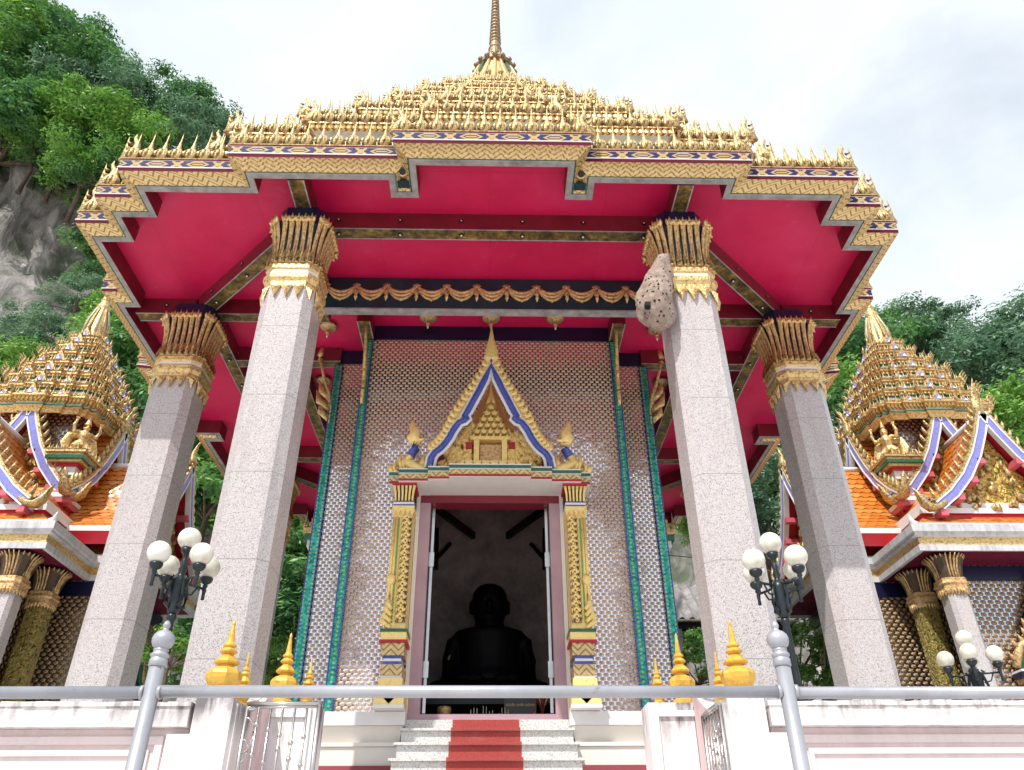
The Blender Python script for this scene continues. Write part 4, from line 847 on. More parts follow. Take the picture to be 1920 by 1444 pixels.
# ------------------------------------------------------------------ parapet walls, gate piers and gold finials
def finial_mb(m, c, H, Wd, base=True):
    s = Wd / .18; h = H
    q = [(.40, 0), (.42, .02), (.42, .07), (.31, .09), (.30, .12), (.39, .17), (.48, .25), (.50, .31), (.46, .35), (.33, .39), (.20, .405), (.20, .425), (.34, .445), (.36, .465), (.29, .50), (.18, .545), (.15, .56), (.24, .585), (.25, .60), (.17, .635), (.13, .645), (.19, .665), (.19, .68), (.12, .71), (.105, .72), (.085, .80), (.055, .90), (.045, .93), (.055, .945), (.05, .96), (.01, 1.0)]; s = Wd / .92
    return m.lathe([(r * s * 1.02, z * h) for r, z in q], YEL, c, 8, math.pi / 8, smooth=False)
for s, nm in ((-1, 'left'), (1, 'right')):
    t = thing('parapet_wall', (s * 3.2, 4.7, -.55), 'white and pink stucco parapet with grey stained coping at the bottom %s' % nm, 'wall')
    X = lambda a: a * s + (AX if s > 0 else 0.)
    def bx(m, a0, a1, *r): x0, x1 = sorted((X(a0), X(a1))); m.box(x0, x1, *r)
    m = MB(); bx(m, 1.60, 5.6, 4.68, 4.85, -.549, .735, STUCP)
    bx(m, 1.72, 5.4, 4.655, 4.679, .655, .695, STUCP); bx(m, 1.72, 1.76, 4.655, 4.679, -.3, .6545, STUCP); bx(m, 1.79, 5.4, 4.665, 4.679, .60, .630, STUCP); bx(m, 1.79, 1.815, 4.665, 4.679, -.3, .5995, STUCP)
    m.build('wall_body', t)
    m = MB(); rnd = random.Random(4 + s); xs = [1.585 + .13 * k for k in range(32)]
    bx(m, 1.59, 5.6, 4.60, 4.87, .736, .838, STUC)
    for k in range(31):                                 # uneven, weathered top edge
        e = [rnd.uniform(-.004, .005) for _ in range(4)]; a0, a1 = xs[k], xs[k + 1]
        P = [(X(a0), 4.59 + e[0], .8385), (X(a1), 4.59 + e[1], .8385), (X(a1), 4.88, .8385), (X(a0), 4.88, .8385), (X(a0), 4.592 + e[0], .862 + e[2]), (X(a1), 4.592 + e[1], .862 + e[3]), (X(a1), 4.88, .865), (X(a0), 4.88, .865)]; m.hexa(P, STUC)
    m.build('coping', t)
    # gate pier with curved mouldings, cheek wall and finials
    g = thing('gate_pier', (X(1.47), 4.75, -.55), 'white stucco pier with yellow gold finials %s of the entrance steps' % nm, 'gate pier')
    m = MB(); bx(m, 1.36, 1.565, 4.60, 4.85, -.549, .885, STUC); bx(m, 1.34, 1.362, 4.63, 4.83, -.54, .86, STUC)
    for k in range(4): bx(m, 1.5655, 1.60 + .03 * (3 - k), 4.61 + .012 * k, 4.84, -.54, .70 - .10 * k, STUC)
    m.build('pier', g)
    m = MB()                                            # cheek wall climbing beside the steps
    prof = [(4.855, -.549), (5.30, -.549), (5.30, 1.03), (5.22, 1.02), (5.12, .96), (5.0, .90), (4.92, .86), (4.855, .855)]
    m.plate([(a, z) for a, z in prof], .13, lambda a, z, th: (X(1.33 + th), a, z), CHEEK, STUC); m.build('cheek_wall', g)
    m = MB(); bx(m, 1.04, 1.39, 5.303, 5.55, -.549, .985, STUC); bx(m, 1.075, 1.10, 5.285, 5.302, .0, .96, WHITE); bx(m, 1.33, 1.355, 5.285, 5.302, .0, .96, WHITE); bx(m, 1.10, 1.33, 5.285, 5.302, .90, .935, WHITE)
    bq = [(X(1.125), 5.299, .84), (X(1.215), 5.299, .70), (X(1.305), 5.299, .84), (X(1.215), 5.299, .88)]
    m.build('inner_pier', g)
    for (a, y, z, H, W_) in ((1.475, 4.72, .886, .46, .185), (1.305, 5.43, .986, .475, .165), (1.445, 5.02, .90, .335, .10), (1.145, 5.44, .986, .31, .095)):
        m = MB(); finial_mb(m, (X(a), y, z), H, W_)
        if H < .34 and y < 5.2: m.box(X(a) - .045, X(a) + .045, y - .045, y + .045, z - .12, z, YEL)
        m.build('gold_finial', g)
# stainless gate leaf on the left (closed) and on the right (swung open)
def gate(s, lab, open_):
    t = thing('gate_leaf', (s * 1.33 + AX, 4.66, .0), lab, 'gate', 'stainless gate leaves')
    q = MB(); w_ = .40
    def P(a, z): return (s * 1.325 + AX + (0 if open_ else -s * a), 4.66 + (a if open_ else 0), z)
    q.tube([P(0, .862), P(w_, .862)], .013, STEEL, 10); q.tube([P(0, .845), P(w_, .845)], .007, STEEL, 8); q.build('top_rail', t)
    MB().tube([P(w_, .862), P(w_, .02)], .014, STEEL, 10).build('gate_post', t); MB().tube([P(.0, .85), P(.0, .02)], .011, STEEL, 10).build('gate_post', t); MB().tube([P(0, .06), P(w_, .06)], .011, STEEL, 10).build('bottom_rail', t)
    for k in range(5):
        a = .065 + k * .067; q = MB(); q.tube([P(a, .845), P(a, .06)], .0065, STEEL, 8)
        for z in ((.755, .60), (.73, .565), (.70, .63), (.66, .58), (.69, .55))[k]: q.sphere(P(a, z), .0135, STEEL, 10, 7)
        q.build('baluster', t)
    q = MB()
    for r, z0 in ((.05, .70), (.032, .62)): q.tube([P(.005 + r * math.cos(-1.5 + .35 * i), z0 + r * 1.8 * math.sin(-1.5 + .35 * i)) for i in range(10)], .0055, STEEL, 6)
    q.build('scroll', t)
gate(-1, 'stainless steel gate leaf with ball balusters closed beside the left gate pier', False); gate(1, 'stainless steel gate leaf swung open against the right gate pier', True)

# ------------------------------------------------------------------ lamp posts with five globes
def lamp_post(x, y, zb, zc, rot, lab, miss=None, sc=1.0):
    t = thing('lamp_post', (x, y, zb), lab, 'lamp post', 'five globe lamp posts')
    m = MB(); m.lathe([(.05, zb), (.05, zb + .05), (.03, zb + .08), (.026, zb + .3), (.022, zc - .30), (.030, zc - .285), (.030, zc - .265), (.024, zc - .26)], DKIRON, (x, y, 0), 14); m.build('pole', t)
    m = MB(); m.lathe([(.024, zc - .26), (.036, zc - .24), (.044, zc - .16), (.050, zc - .06), (.046, zc - .035), (.03, zc - .02), (.018, zc), (.026, zc + .03), (.016, zc + .06), (.022, zc + .085), (.014, zc + .10), (.016, zc + .13), (.034, zc + .15), (.04, zc + .175)], DKIRON, (x, y, 0), 14)
    for k in range(4):
        a = rot + k * math.pi / 2; c, s = math.cos(a), math.sin(a); P = lambda r, z: (x + r * c, y + r * s, zc + z)
        m.tube([P(.03, -.22), P(.065, -.20), P(.07, -.14), P(.05, -.06), P(.066, -.03), P(.05, -.02)], [.014, .013, .012, .014, .012, .008], DKIRON, 6)
    m.build('lamp_head', t)
    for k in range(4):
        a = rot + k * math.pi / 2; c, s = math.cos(a), math.sin(a); P = lambda r, z: (x + r * c, y + r * s, zc + z); m = MB(); Rr = .185
        m.tube([P(.03, -.045), P(.10, -.05), P(Rr, -.05)], .0085, DKIRON, 7); m.tube([P(.05, -.12), P(.10, -.11), P(.13, -.055)], .006, DKIRON, 6)
        m.lathe([(.004, -.125), (.012, -.12), (.010, -.09), (.014, -.06), (.010, -.045), (.018, -.03), (.012, -.02), (.034, -.005), (.042, .012), (.042, .025)], DKIRON, (P(Rr, 0)[0], P(Rr, 0)[1], zc), 12); ar = m.build('arm', t)
        m = MB(); m.sphere((P(Rr, 0)[0], P(Rr, 0)[1], zc + .095), .074 * sc, GLOBE, 20, 14)
        if k != miss: m.build('globe', ar)
    m = MB(); m.sphere((x, y, zc + .245), .074 * sc, GLOBE, 20, 14); m.build('globe', t)
lamp_post(-1.955, 4.97, FLOOR, 1.712, R_(52), 'dark iron lamp post with five white globes in front of the left columns')
lamp_post(1.925, 4.92, FLOOR, 1.672, R_(28), 'dark iron lamp post with five white globes overlapping the right front column')
lamp_post(4.08, 6.65, FLOOR, 1.50, R_(60), 'smaller looking globe lamp post at the right edge before the right shrine', None, .92)

# ------------------------------------------------------------------ the two side shrines
def outline2(s):
    a1, a2, a3, a4, r1, r2, r3 = [A[k] * s for k in ('a1', 'a2', 'a3', 'a4', 'r1', 'r2', 'r3')]
    Q = [(a1 * 1.2, -r1), (a1 * 1.2, -r2), (a2, -r2), (a2, -r3), (a3, -r3), (a3, -a4), (a4, -a4), (a4, -a3), (r3, -a3), (r3, -a2), (r2, -a2), (r2, -a1 * 1.2), (r1, -a1 * 1.2)]
    P = []
    for k in range(4):
        for x, y in Q:
            for _ in range(k): x, y = -y, x
            P.append((x, y, 0))
    return P
GREYW = stucco('grey_stained_cornice', (.58, .57, .59), None, .45)
DKBR = simple('dark_brown_gilding', (.09, .055, .035), .5, .2, .3, 12)
def shrine(sg, label):
    X0, Y0 = sg * 8.1, 13.0; side = 'right' if sg > 0 else 'left'
    t = thing('shrine_building', (X0, Y0, FLOOR), label, 'shrine', 'side shrines'); ORG[t.name] = Vector((X0, Y0, FLOOR))
    def W(lx, ly, z): return (X0 + sg * lx, Y0 + ly, z)
    def bx(m, x0, x1, y0, y1, z0, z1, mat): a, b = sorted((X0 + sg * x0, X0 + sg * x1)); m.box(a, b, Y0 + y0, Y0 + y1, z0, z1, mat)
    # walls
    m = MB(); bx(m, -1.30, 1.30, -1.75, 1.75, FLOOR, 4.05, MOSB); bx(m, -2.30, -1.301, -.95, .95, FLOOR, 4.05, MOSB); bx(m, 1.301, 2.30, -.95, .95, FLOOR, 4.05, MOSB)
    bx(m, -1.33, 1.33, -1.78, 1.78, 3.80, 4.02, NAVY); bx(m, -2.33, -1.331, -.98, .98, 3.80, 4.02, NAVY); wl = m.build('wall', t)
    m = MB()
    for cx, cy in ((-1.27, -1.78), (1.27, -1.78)): bx(m, cx - .07, cx + .07, cy - .05, cy + .09, FLOOR, 3.6, GREEN); [m.tube([W(cx + d, cy - .055, FLOOR), W(cx + d, cy - .055, 3.6)], .015, GOLD2, 5) for d in (-.06, .06)]
    m.build('corner_strip', wl)
    # windows with gilded gables: one on the front arm, one on the inner arm
    for (ax_, c0, fr_) in (('f', 0, -1.78), ('i', 0, -2.33)):
        m = MB()
        def Wf(a, o, z): return W(a, fr_ - o, z) if ax_ == 'f' else W(fr_ - o, a, z)
        def bb(a0, a1, o0, o1, z0, z1, mat):
            P = [Wf(a0, o1, z0), Wf(a1, o1, z0), Wf(a1, o0, z0), Wf(a0, o0, z0), Wf(a0, o1, z1), Wf(a1, o1, z1), Wf(a1, o0, z1), Wf(a0, o0, z1)]; m.hexa(P, mat)
        bb(-.42, .42, .0, .03, .9, 2.15, BLACK); bb(-.50, -.421, 0, .09, .9, 2.2, MRED); bb(.421, .50, 0, .09, .9, 2.2, MRED); bb(-.66, -.501, 0, .14, .7, 2.2, GOLD2); bb(.501, .66, 0, .14, .7, 2.2, GOLD2)
        bb(-.66, .66, 0, .16, 2.201, 2.30, MRED); bb(-.70, .70, 0, .20, 2.301, 2.37, GOLD); bb(-.74, .74, 0, .23, 2.371, 2.44, NAVY); bb(-.74, .74, 0, .24, 2.441, 2.47, WHITE); bb(-.8, .8, 0, .25, .55, .699, GOLD)
        pl = [(-.62, 2.48), (-.5, 2.75), (-.36, 2.85), (-.30, 3.05), (0, 3.72), (.30, 3.05), (.36, 2.85), (.5, 2.75), (.62, 2.48)]
        b = m.addv([Wf(a, .06, z) for a, z in pl]); m.face([b + i for i in range(9)], simple('sky_blue_glass' + side + ax_, (.06, .35, .55), .25, .1, .3, 20))
        m.tube([Wf(a, .10, z) for a, z in pl], .05, GREEN, 6); m.tube([Wf(a * 1.13, .10, z + .05) for a, z in pl], .055, GOLD2, 6)
        for i in range(12):
            q = (i + .5) / 12; k = q * 8; j = min(int(k), 7); u = k - j; a = pl[j][0] * (1 - u) + pl[j + 1][0] * u; z = pl[j][1] * (1 - u) + pl[j + 1][1] * u
            m.tube([Wf(a * 1.18, .10, z + .05), Wf(a * 1.3, .10, z + .16)], [.05, .005], GOLD2, 5)
        for q in range(4): hw = .26 - .06 * q; bb(-hw, hw, .06, .13, 2.50 + .13 * q, 2.60 + .13 * q, GOLD2)
        m.tube([Wf(0, .1, 3.0), Wf(0, .1, 3.3)], [.05, .004], GOLD2, 6); m.tube([Wf(0, .1, 3.74), Wf(0, .1, 4.0)], [.05, .004], GOLD2, 6)
        m.build('window', wl)
    # columns
    for cx, cy in ((-1.40, -2.10), (-1.50, -1.42), (1.40, -2.10), (-2.45, -.85)):
        c = W(cx, cy, 0)[:2]; m = MB(); big = cy < -2 or cx < -2
        orings(m, c, [(.10, .05, FLOOR), (.10, .05, 3.50)], [GRAN if big else GPIL]); o = m.build('column', t)
        m = MB(); orings(m, c, [(.11, .055, 3.46), (.12, .06, 3.50), (.12, .06, 3.58), (.135, .065, 3.60), (.12, .06, 3.64), (.12, .06, 3.68)], [GOLD2] * 5); orings(m, c, [(.10, .05, 3.68), (.12, .06, 3.85), (.15, .075, 4.0), (.12, .06, 4.02)], [DKBR] * 3)
        for i in range(26):
            a = 2 * math.pi * i / 26; f = lambda r, z: (c[0] + r * math.cos(a), c[1] + r * math.sin(a), z)
            m.tube([f(.165, 3.68), f(.175, 3.82), f(.22, 3.95), f(.29, 4.01)], [.017, .015, .018, .008], GOLD2, 5)
            m.tube([f(.178, 3.52), f(.19, 3.48), f(.18, 3.41)], [.03, .025, .003], GOLD2, 4)
        m.build('capital', o)
    # entablature
    OL = [(1.87, -2.4), (1.87, -1.0), (2.9, -1.0), (2.9, 1.0), (1.87, 1.0), (1.87, 2.4), (-1.87, 2.4), (-1.87, 1.0), (-2.9, 1.0), (-2.9, -1.0), (-1.87, -1.0), (-1.87, -2.4)]
    OL = [(x, y, 0) for x, y in OL]
    def ringS(d, z): return [W(x, y, z) for x, y in offset(OL, d)]
    m = MB(); m.rings([ringS(d, z) for d, z in ((-.62, 4.03), (-.62, 4.055), (-.10, 4.055), (0, 4.03), (0, 4.12), (-.05, 4.125), (-.05, 4.255), (.02, 4.265), (.02, 4.30), (.05, 4.31), (.05, 4.42), (-.08, 4.43))], [MAROON, MAROON, GREYW, GREYW, WHITE, GOLD, GREYW, GREYW, GREYW, GREYW, GREYW])
    m.rings([ringS(d, z) for d, z in ((-.08, 4.43), (-.10, 4.50), (-.18, 4.505), (-.50, 4.76), (-.50, 4.80), (-.46, 4.81), (-.46, 4.90), (-.50, 4.905), (-.50, 5.0), (-.6, 5.02), (-.85, 5.35))], [WHITE, WHITE, TILE, MRED, MRED, WHITE, MRED, WHITE, WHITE, TILE]); m.build('entablature', t)
    for k in range(4):                                  # white upturned corner tips
        x, y = ((-1.87, -2.4), (1.87, -2.4), (-2.9, -1.0), (-2.9, 1.0))[k]; MB().tube([W(x * .95, y * .97, 4.44), W(x * 1.0, y * 1.0, 4.46), W(x * 1.02, y * 1.02, 4.56)], [.07, .05, .005], WHITE, 6).build('corner_tip', t)
    # gable roofs on every arm, two layers each
    def gable(arm, o0, o1, zt, zb, hw, big):
        def G(s, o, z):
            return {'front': W(s, -o, z), 'inner': W(-o, s, z), 'outer': W(o, s, z)}[arm]
        h = zt - zb; pr = [(.0, zt), (.13 * hw, zt - .22 * h), (.30 * hw, zt - .46 * h), (.52 * hw, zt - .69 * h), (.76 * hw, zt - .87 * h), (hw, zb)]
        m = MB()
        for s in (-1, 1):
            v = 0.
            for i in range(5):
                a, c = pr[i], pr[i + 1]; l = math.hypot(c[0] - a[0], c[1] - a[1])
                b = m.addv([G(s * a[0], o0, a[1]), G(s * a[0], o1, a[1]), G(s * c[0], o1, c[1]), G(s * c[0], o0, c[1])]); m.face([b, b + 1, b + 2, b + 3], TILE, [(0, -v), (o1 - o0, -v), (o1 - o0, -v - l), (0, -v - l)])
                b = m.addv([G(s * a[0], o0, a[1] - .06), G(s * a[0], o1 + .04, a[1] - .06), G(s * c[0], o1 + .04, c[1] - .06), G(s * c[0], o0, c[1] - .06)]); m.face([b, b + 1, b + 2, b + 3], MRED)
                for oo in (o1 - .10, o0 + .06):
                    b = m.addv([G(s * a[0], oo, a[1] + .012), G(s * a[0], oo + .13, a[1] + .012), G(s * c[0], oo + .13, c[1] + .012), G(s * c[0], oo, c[1] + .012)]); m.face([b, b + 1, b + 2, b + 3], WHITE)
                v += l
            b = m.addv([G(s * hw, o0, zb), G(s * hw, o1, zb), G(s * hw, o1, zb - .09), G(s * hw, o0, zb - .09)]); m.face([b, b + 1, b + 2, b + 3], WHITE)
            b = m.addv([G(s * hw, o0, zb - .09), G(s * hw, o1, zb - .09), G(s * hw * .93, o1, zb - .28), G(s * hw * .93, o0, zb - .28)]); m.face([b, b + 1, b + 2, b + 3], MRED)
            for q in range(4): z = zb - .05 + h * .17 * (q * 1.2); xx = (hw, .72 * hw, .47 * hw, .30 * hw)[q]; zz = (zb, zt - .84 * h, zt - .66 * h, zt - .46 * h)[q]; P = [G(s * (xx - e), o, zz - .17 + f) for f in (0, .09) for e, o in ((.11, o1 - .3), (0, o1 - .3), (0, o1 + .10), (.11, o1 + .10))]; m.hexa(P, PINKR)
        m.tube([G(0, o0, zt + .02), G(0, o1, zt + .02)], .05, WHITE, 6); rf = m.build('gable_roof', t)
        m = MB()
        # tympanum
        b = m.addv([G(s * x * .9, o1 - .16, z - .10) for s, lst in ((-1, pr[::-1]), (1, pr[1:])) for x, z in lst]); m.face([b + i for i in range(11)], RELF)
        b = m.addv([G(s * x, o, z) for s, x, z in ((-1, .9 * hw, zb - .28), (1, .9 * hw, zb - .28), (1, .9 * hw, zb - .1), (-1, .9 * hw, zb - .1)) for o in (o1 - .15,)]); m.face([b, b + 1, b + 2, b + 3], LOZ)
        rr = random.Random(9)
        for q in range(34):
            u = rr.random(); x = rr.uniform(-.8, .8) * hw * (1 - u * .9); z = zb - .02 + u * h * .62 * (1 - abs(x) / hw); r = rr.uniform(.03, .065)
            m.tube([G(x, o1 - .17, z), G(x + rr.uniform(-.04, .04), o1 - .10, z + .03), G(x + rr.uniform(-.05, .05), o1 - .09, z + .10)], [r, r, .005], GOLDY, 6)
        m.build('tympanum', rf)
        for s in (-1, 1):
            m = MB(); N = [(s * x, z) for x, z in pr]; n = len(N); nr = []
            for i in range(n):
                a, c = N[max(0, i - 1)], N[min(n - 1, i + 1)]; dx, dz = c[0] - a[0], c[1] - a[1]; l = math.hypot(dx, dz); nr.append((-dz / l * s, dx / l * s))
            nr = [(x, z) if z > 0 or abs(x) > .5 else (-x, -z) for x, z in nr]; nr = [(abs(x) * s, abs(z)) for x, z in nr]
            def band(d0, d1, oa, ob, mat):
                A0 = [(p[0] + q[0] * d0, p[1] + q[1] * d0) for p, q in zip(N, nr)]; A1 = [(p[0] + q[0] * d1, p[1] + q[1] * d1) for p, q in zip(N, nr)]
                for i in range(n - 1): m.hexa([G(*f) for f in ((A0[i][0], ob, A0[i][1]), (A1[i][0], ob, A1[i][1]), (A1[i][0], oa, A1[i][1]), (A0[i][0], oa, A0[i][1]), (A0[i + 1][0], ob, A0[i + 1][1]), (A1[i + 1][0], ob, A1[i + 1][1]), (A1[i + 1][0], oa, A1[i + 1][1]), (A0[i + 1][0], oa, A0[i + 1][1]))], mat)
            band(-.075, .035, o1 + .02, o1 + .10, BLUEV); band(-.10, -.076, o1 + .02, o1 + .115, WHITE); band(.036, .06, o1 + .02, o1 + .115, WHITE); band(.061, .10, o1 + .02, o1 + .11, GOLDY)
            for q in range(13):                         # gold leaf crest
                k = (q + .4) / 13 * (n - 1); j = min(int(k), n - 2); u = k - j; px = N[j][0] * (1 - u) + N[j + 1][0] * u; pz = N[j][1] * (1 - u) + N[j + 1][1] * u; ux = nr[j][0] * (1 - u) + nr[j + 1][0] * u; uz = nr[j][1] * (1 - u) + nr[j + 1][1] * u
                f = lambda d, up: G(px + ux * d, o1 + .06, pz + uz * d + up)
                m.tube([f(.09, -.02), f(.125, .01), f(.16, .07), f(.165, .135)], [.042, .05, .036, .003], GOLDY, 6, flat=.6)
            x, z = N[-1]; g = lambda dx, dz: G(x + s * dx, o1 + .06, z + dz)
            m.tube([g(-.12, .05), g(.0, -.03), g(.11, -.04), g(.20, .03), g(.24, .13), g(.27, .22), g(.32, .31)], [.09, .10, .105, .095, .068, .045, .003], GOLDY, 8, flat=.5)
            m.tube([g(.14, .03), g(.19, .10), g(.22, .14)], [.045, .045, .025], BLUEV, 6)
            for q in range(5): m.tube([g(.03 + q * .045, .0 + q * .02), g(.02 + q * .045, .07 + q * .02), g(.04 + q * .045, .12 + q * .03)], [.03, .026, .003], GOLDY, 5)
            m.build('bargeboard', rf)
        m = MB(); m.tube([G(0, o1 + .06, zt - .02), G(0, o1 + .07, zt + .14), G(0, o1 + .05, zt + .28), G(0, o1 + .09, zt + .45), G(0, o1 + .18, zt + .64)], [.12, .115, .075, .04, .003], GOLDY, 8, flat=.5, up=(0, 1, 0) if arm == 'front' else (1, 0, 0)); m.build('roof_finial', rf)
    gable('front', .6, 2.05, 6.50, 4.86, 1.22, 1); gable('front', .2, .95, 7.20, 5.46, 1.16, 0)
    gable('inner', .6, 2.55, 6.50, 4.86, 1.22, 1); gable('inner', .2, 1.15, 7.20, 5.46, 1.16, 0); gable('outer', .6, 2.55, 6.50, 4.86, 1.22, 1)
    m = MB(); bx(m, -.72, .72, -.72, .72, 4.6, 7.25, MOSB); m.build('tower_neck', t)
    # brackets for the statues
    for k, (cx, cy) in enumerate(((-.93, -.83),)):
        m = MB()
        for hw, z0, z1, mat in ((.18, 5.85, 6.0, WHITE), (.22, 6.001, 6.05, MRED), (.28, 6.051, 6.10, GOLD), (.32, 6.101, 6.16, GREEN), (.30, 6.161, 6.21, GOLD), (.34, 6.211, 6.25, GOLDY)): bx(m, cx - hw, cx + hw, cy - hw, cy + hw, z0, z1, mat)
        for q in range(6):
            for e in (0, 1): m.join(antefix_mb(.13), Matrix.Translation(W(cx - .30 + q * .12 if e else cx - .32, cy - .32 if e else cy - .30 + q * .12, 6.25)))
        m.build('statue_bracket', t)
    # tower tiers
    TS = [(1.14, 7.33), (1.03, 7.66), (.90, 7.98), (.74, 8.32), (.57, 8.66), (.38, 8.98), (.24, 9.24)]
    s0 = TS[0][0] / 4.69; P = outline2(s0)
    def rg(P, d, z): return [W(x, y, z) for x, y in offset(P, d)]
    m = MB(); inn = outline2(.72 / 4.69); m.rings([rg(inn, 0, 7.24), rg(outline2(.95 / 4.69), 0, 7.20), rg(P, -.10, 7.06)], [MRED, MRED]); m.build('soffit', t)
    prev = rg(P, -.10, 7.06); cnt = 0; rest = MB(); pa = None; pn = None
    for k, (hf, z) in enumerate(TS):
        P = outline2(hf / 4.69); m = MB()
        if k == 0: pf = [(-.06, 7.05), (-.02, 7.10), (.03, 7.14), (.03, 7.17), (.0, 7.18), (.0, 7.22), (.06, 7.24), (.06, 7.29), (.10, 7.30), (.10, z), (-.02, z + .01)]; mt = [GOLD, GOLD, GOLD, GREEN, PALE, PALE, BEAD, BEAD, GOLD, GOLD, GOLD]
        else: pf = [(-.02, z - .30), (-.02, z - .21), (.03, z - .195), (.03, z - .165), (.0, z - .16), (.0, z - .12), (.05, z - .10), (.05, z - .055), (.075, z - .045), (.075, z - .02), (.09, z), (-.02, z + .01)]; mt = [MRED, GOLD, GOLD, GOLD, WHITE, WHITE, GREEN, BEAD, GOLD, GOLD, GOLDY, GOLD]
        m.rings([prev] + [rg(P, d, zz) for d, zz in pf], mt); b = m.addv(rg(P, -.02, z + .01))
        if k == len(TS) - 1: m.face([b + i for i in range(len(P))], GOLD)
        o = m.build('roof_tier', t); prev = rg(P, -.03, z + .01)
        O = offset(P, .06); n = len(O)
        for i in range(n):
            p, q, r = O[i], O[(i + 1) % n], O[i - 1]; dx, dy = q[0] - p[0], q[1] - p[1]; l = math.hypot(dx, dy)
            if p[1] > hf * .75: continue
            cr = (p[0] - r[0]) * dy - (p[1] - r[1]) * dx
            if cr > 0:
                c = W(p[0], p[1], z); h = .22 * (hf / 1.2) ** .35; ang = math.atan2(p[1], p[0] * sg)
                if pn is None: a = naga_mb(.30); a.v = [(x + c[0], y + c[1], zz + c[2]) for x, y, zz in a.v]; pn = a.build('naga_finial', o, loc=c); e = pn
                else: e = inst(pn, 'naga_finial', o, c)
                e.scale = (h / .30 * 1.05,) * 3; e.rotation_euler = (0, .55, ang)
            kk = max(1, round(l / .125))
            for j in range(kk):
                u = (j + .5) / kk; c = W(p[0] + dx * u, p[1] + dy * u, z); rz = math.atan2(dy, dx * sg); h = .15 if k < 3 else .13
                if cnt < 100 and dy * 0 == 0 and (p[1] < -.1 and dx > 0):
                    if pa is None: a = antefix_mb(.19); a.v = [(x + c[0], y + c[1], zz + c[2]) for x, y, zz in a.v]; pa = a.build('antefix', o, loc=c); pa.rotation_euler[2] = rz
                    else: inst(pa, 'antefix', o, c, rz, h / .19)
                    cnt += 1
                else: rest.join(antefix_mb(h), Matrix.Translation(c) @ Matrix.Rotation(rz, 4, 'Z'))
        for a in range(4):                              # little gables in the middle of each face
            ca, sa = (math.cos(a * math.pi / 2), math.sin(a * math.pi / 2))
            if a == 1: continue
            for off in ((0,) if hf < .6 else (-.45 * hf, 0, .45 * hf)):
                w2 = .085 if off else .12; hh = .17 if off else .24; dd = hf + (.02 if off == 0 else -.03)
                m = MB(); f = lambda s_, d, zz: W(ca * d - sa * s_, sa * d + ca * s_, zz)
                for dep, sc, mat in ((.03, 1.0, GOLDY), (.06, .6, BLUEV), (.08, .34, WHITE)):
                    bq = m.addv([f(off - w2 * sc, dd + dep, z + .01), f(off + w2 * sc, dd + dep, z + .01), f(off, dd + dep, z + hh * sc), f(off - w2 * sc, dd - .05, z + .01), f(off + w2 * sc, dd - .05, z + .01), f(off, dd - .05, z + hh * sc)])
                    for q in ((0, 1, 2), (3, 5, 4), (0, 2, 5, 3), (1, 4, 5, 2)): m.face([bq + e for e in q], mat)
                m.tube([f(off, dd, z + hh - .03), f(off, dd, z + hh + .14)], [.035, .003], GOLDY, 5); m.build('tier_gable', o)
    if rest.v: rest.build('antefix', t, kind='stuff')
    m = MB(); m.lathe([(.23, 9.24), (.23, 9.40), (.22, 9.56), (.20, 9.75), (.14, 10.0), (.11, 10.12), (.14, 10.17), (.13, 10.21), (.09, 10.23), (.085, 10.35), (.10, 10.37), (.07, 10.40), (.06, 10.55), (.075, 10.57), (.05, 10.6), (.045, 10.75), (.055, 10.77), (.035, 10.8), (.02, 11.1), (.03, 11.15), (.001, 11.4)], GOLD, W(0, 0, 0), 12)
    for i in range(12): a = i * math.pi / 6; m.tube([W(r * math.cos(a), r * math.sin(a), z) for r, z in ((.23, 9.45), (.215, 9.75), (.15, 10.0), (.12, 10.11))], .022, GOLDY if i % 2 else PALE, 4)
    m.build('spire', t)
    # gilded winged guardian on the bracket
    cx, cy = W(-.98, -.86, 0)[:2]; fx, fy = -sg * .707, -.707
    m = MB(); f = lambda s_, d, z: (cx + (fx * d - fy * s_) * .95, cy + (fy * d + fx * s_) * .95, 6.252 + z * .95)
    m.tube([f(0, 0, .22), f(0, .01, .32), f(0, .02, .42), f(0, .03, .50), f(0, .03, .54)], [.085, .075, .10, .09, .04], GOLD, 12)
    m.tube([f(0, .03, .53), f(0, .04, .58), f(0, .04, .66)], [.045, .065, .055], GOLD, 12); m.tube([f(0, .04, .64), f(0, .04, .70), f(0, .035, .76), f(0, .03, .88)], [.07, .045, .03, .003], GOLD, 10); m.tube([f(0, .08, .60), f(0, .13, .585)], [.025, .008], GOLD, 8)
    for s in (-1, 1):
        m.tube([f(s * .05, 0, .26), f(s * .12, .05, .17), f(s * .11, .0, .08), f(s * .11, .02, .0)], [.075, .065, .045, .04], GOLD, 10); m.tube([f(s * .11, .0, .02), f(s * .12, .10, .012)], [.035, .02], GOLD, 8)
        m.tube([f(s * .09, .02, .49), f(s * .20, .03, .46), f(s * .23, .06, .58), f(s * .21, .08, .66)], [.045, .04, .032, .025], GOLD, 10)
        for q in range(5): m.tube([f(s * .21, .08, .66), f(s * (.17 + .022 * q), .10, .72 + .01 * (2 - abs(q - 2)))], [.011, .006], GOLD, 5)
        m.tube([f(s * .06, -.06, .46), f(s * .20, -.08, .40), f(s * .25, -.08, .22), f(s * .20, -.06, .06), f(s * .14, -.05, .01)], [.05, .08, .085, .06, .02], GOLD, 10, flat=.4, up=(fx, fy, 0))
    for q in range(5): a = -.6 + .3 * q; m.tube([f(0, -.05, .2), f(.14 * math.sin(a), -.10, .08), f(.2 * math.sin(a), -.14, .01)], [.05, .045, .01], GOLD, 6)
    st = m.build('winged_statue', loc=(cx, cy, 6.252), label='gilded winged guardian statue with raised arms on the roof bracket of the %s shrine' % side, cat='statue', group='winged roof statues')
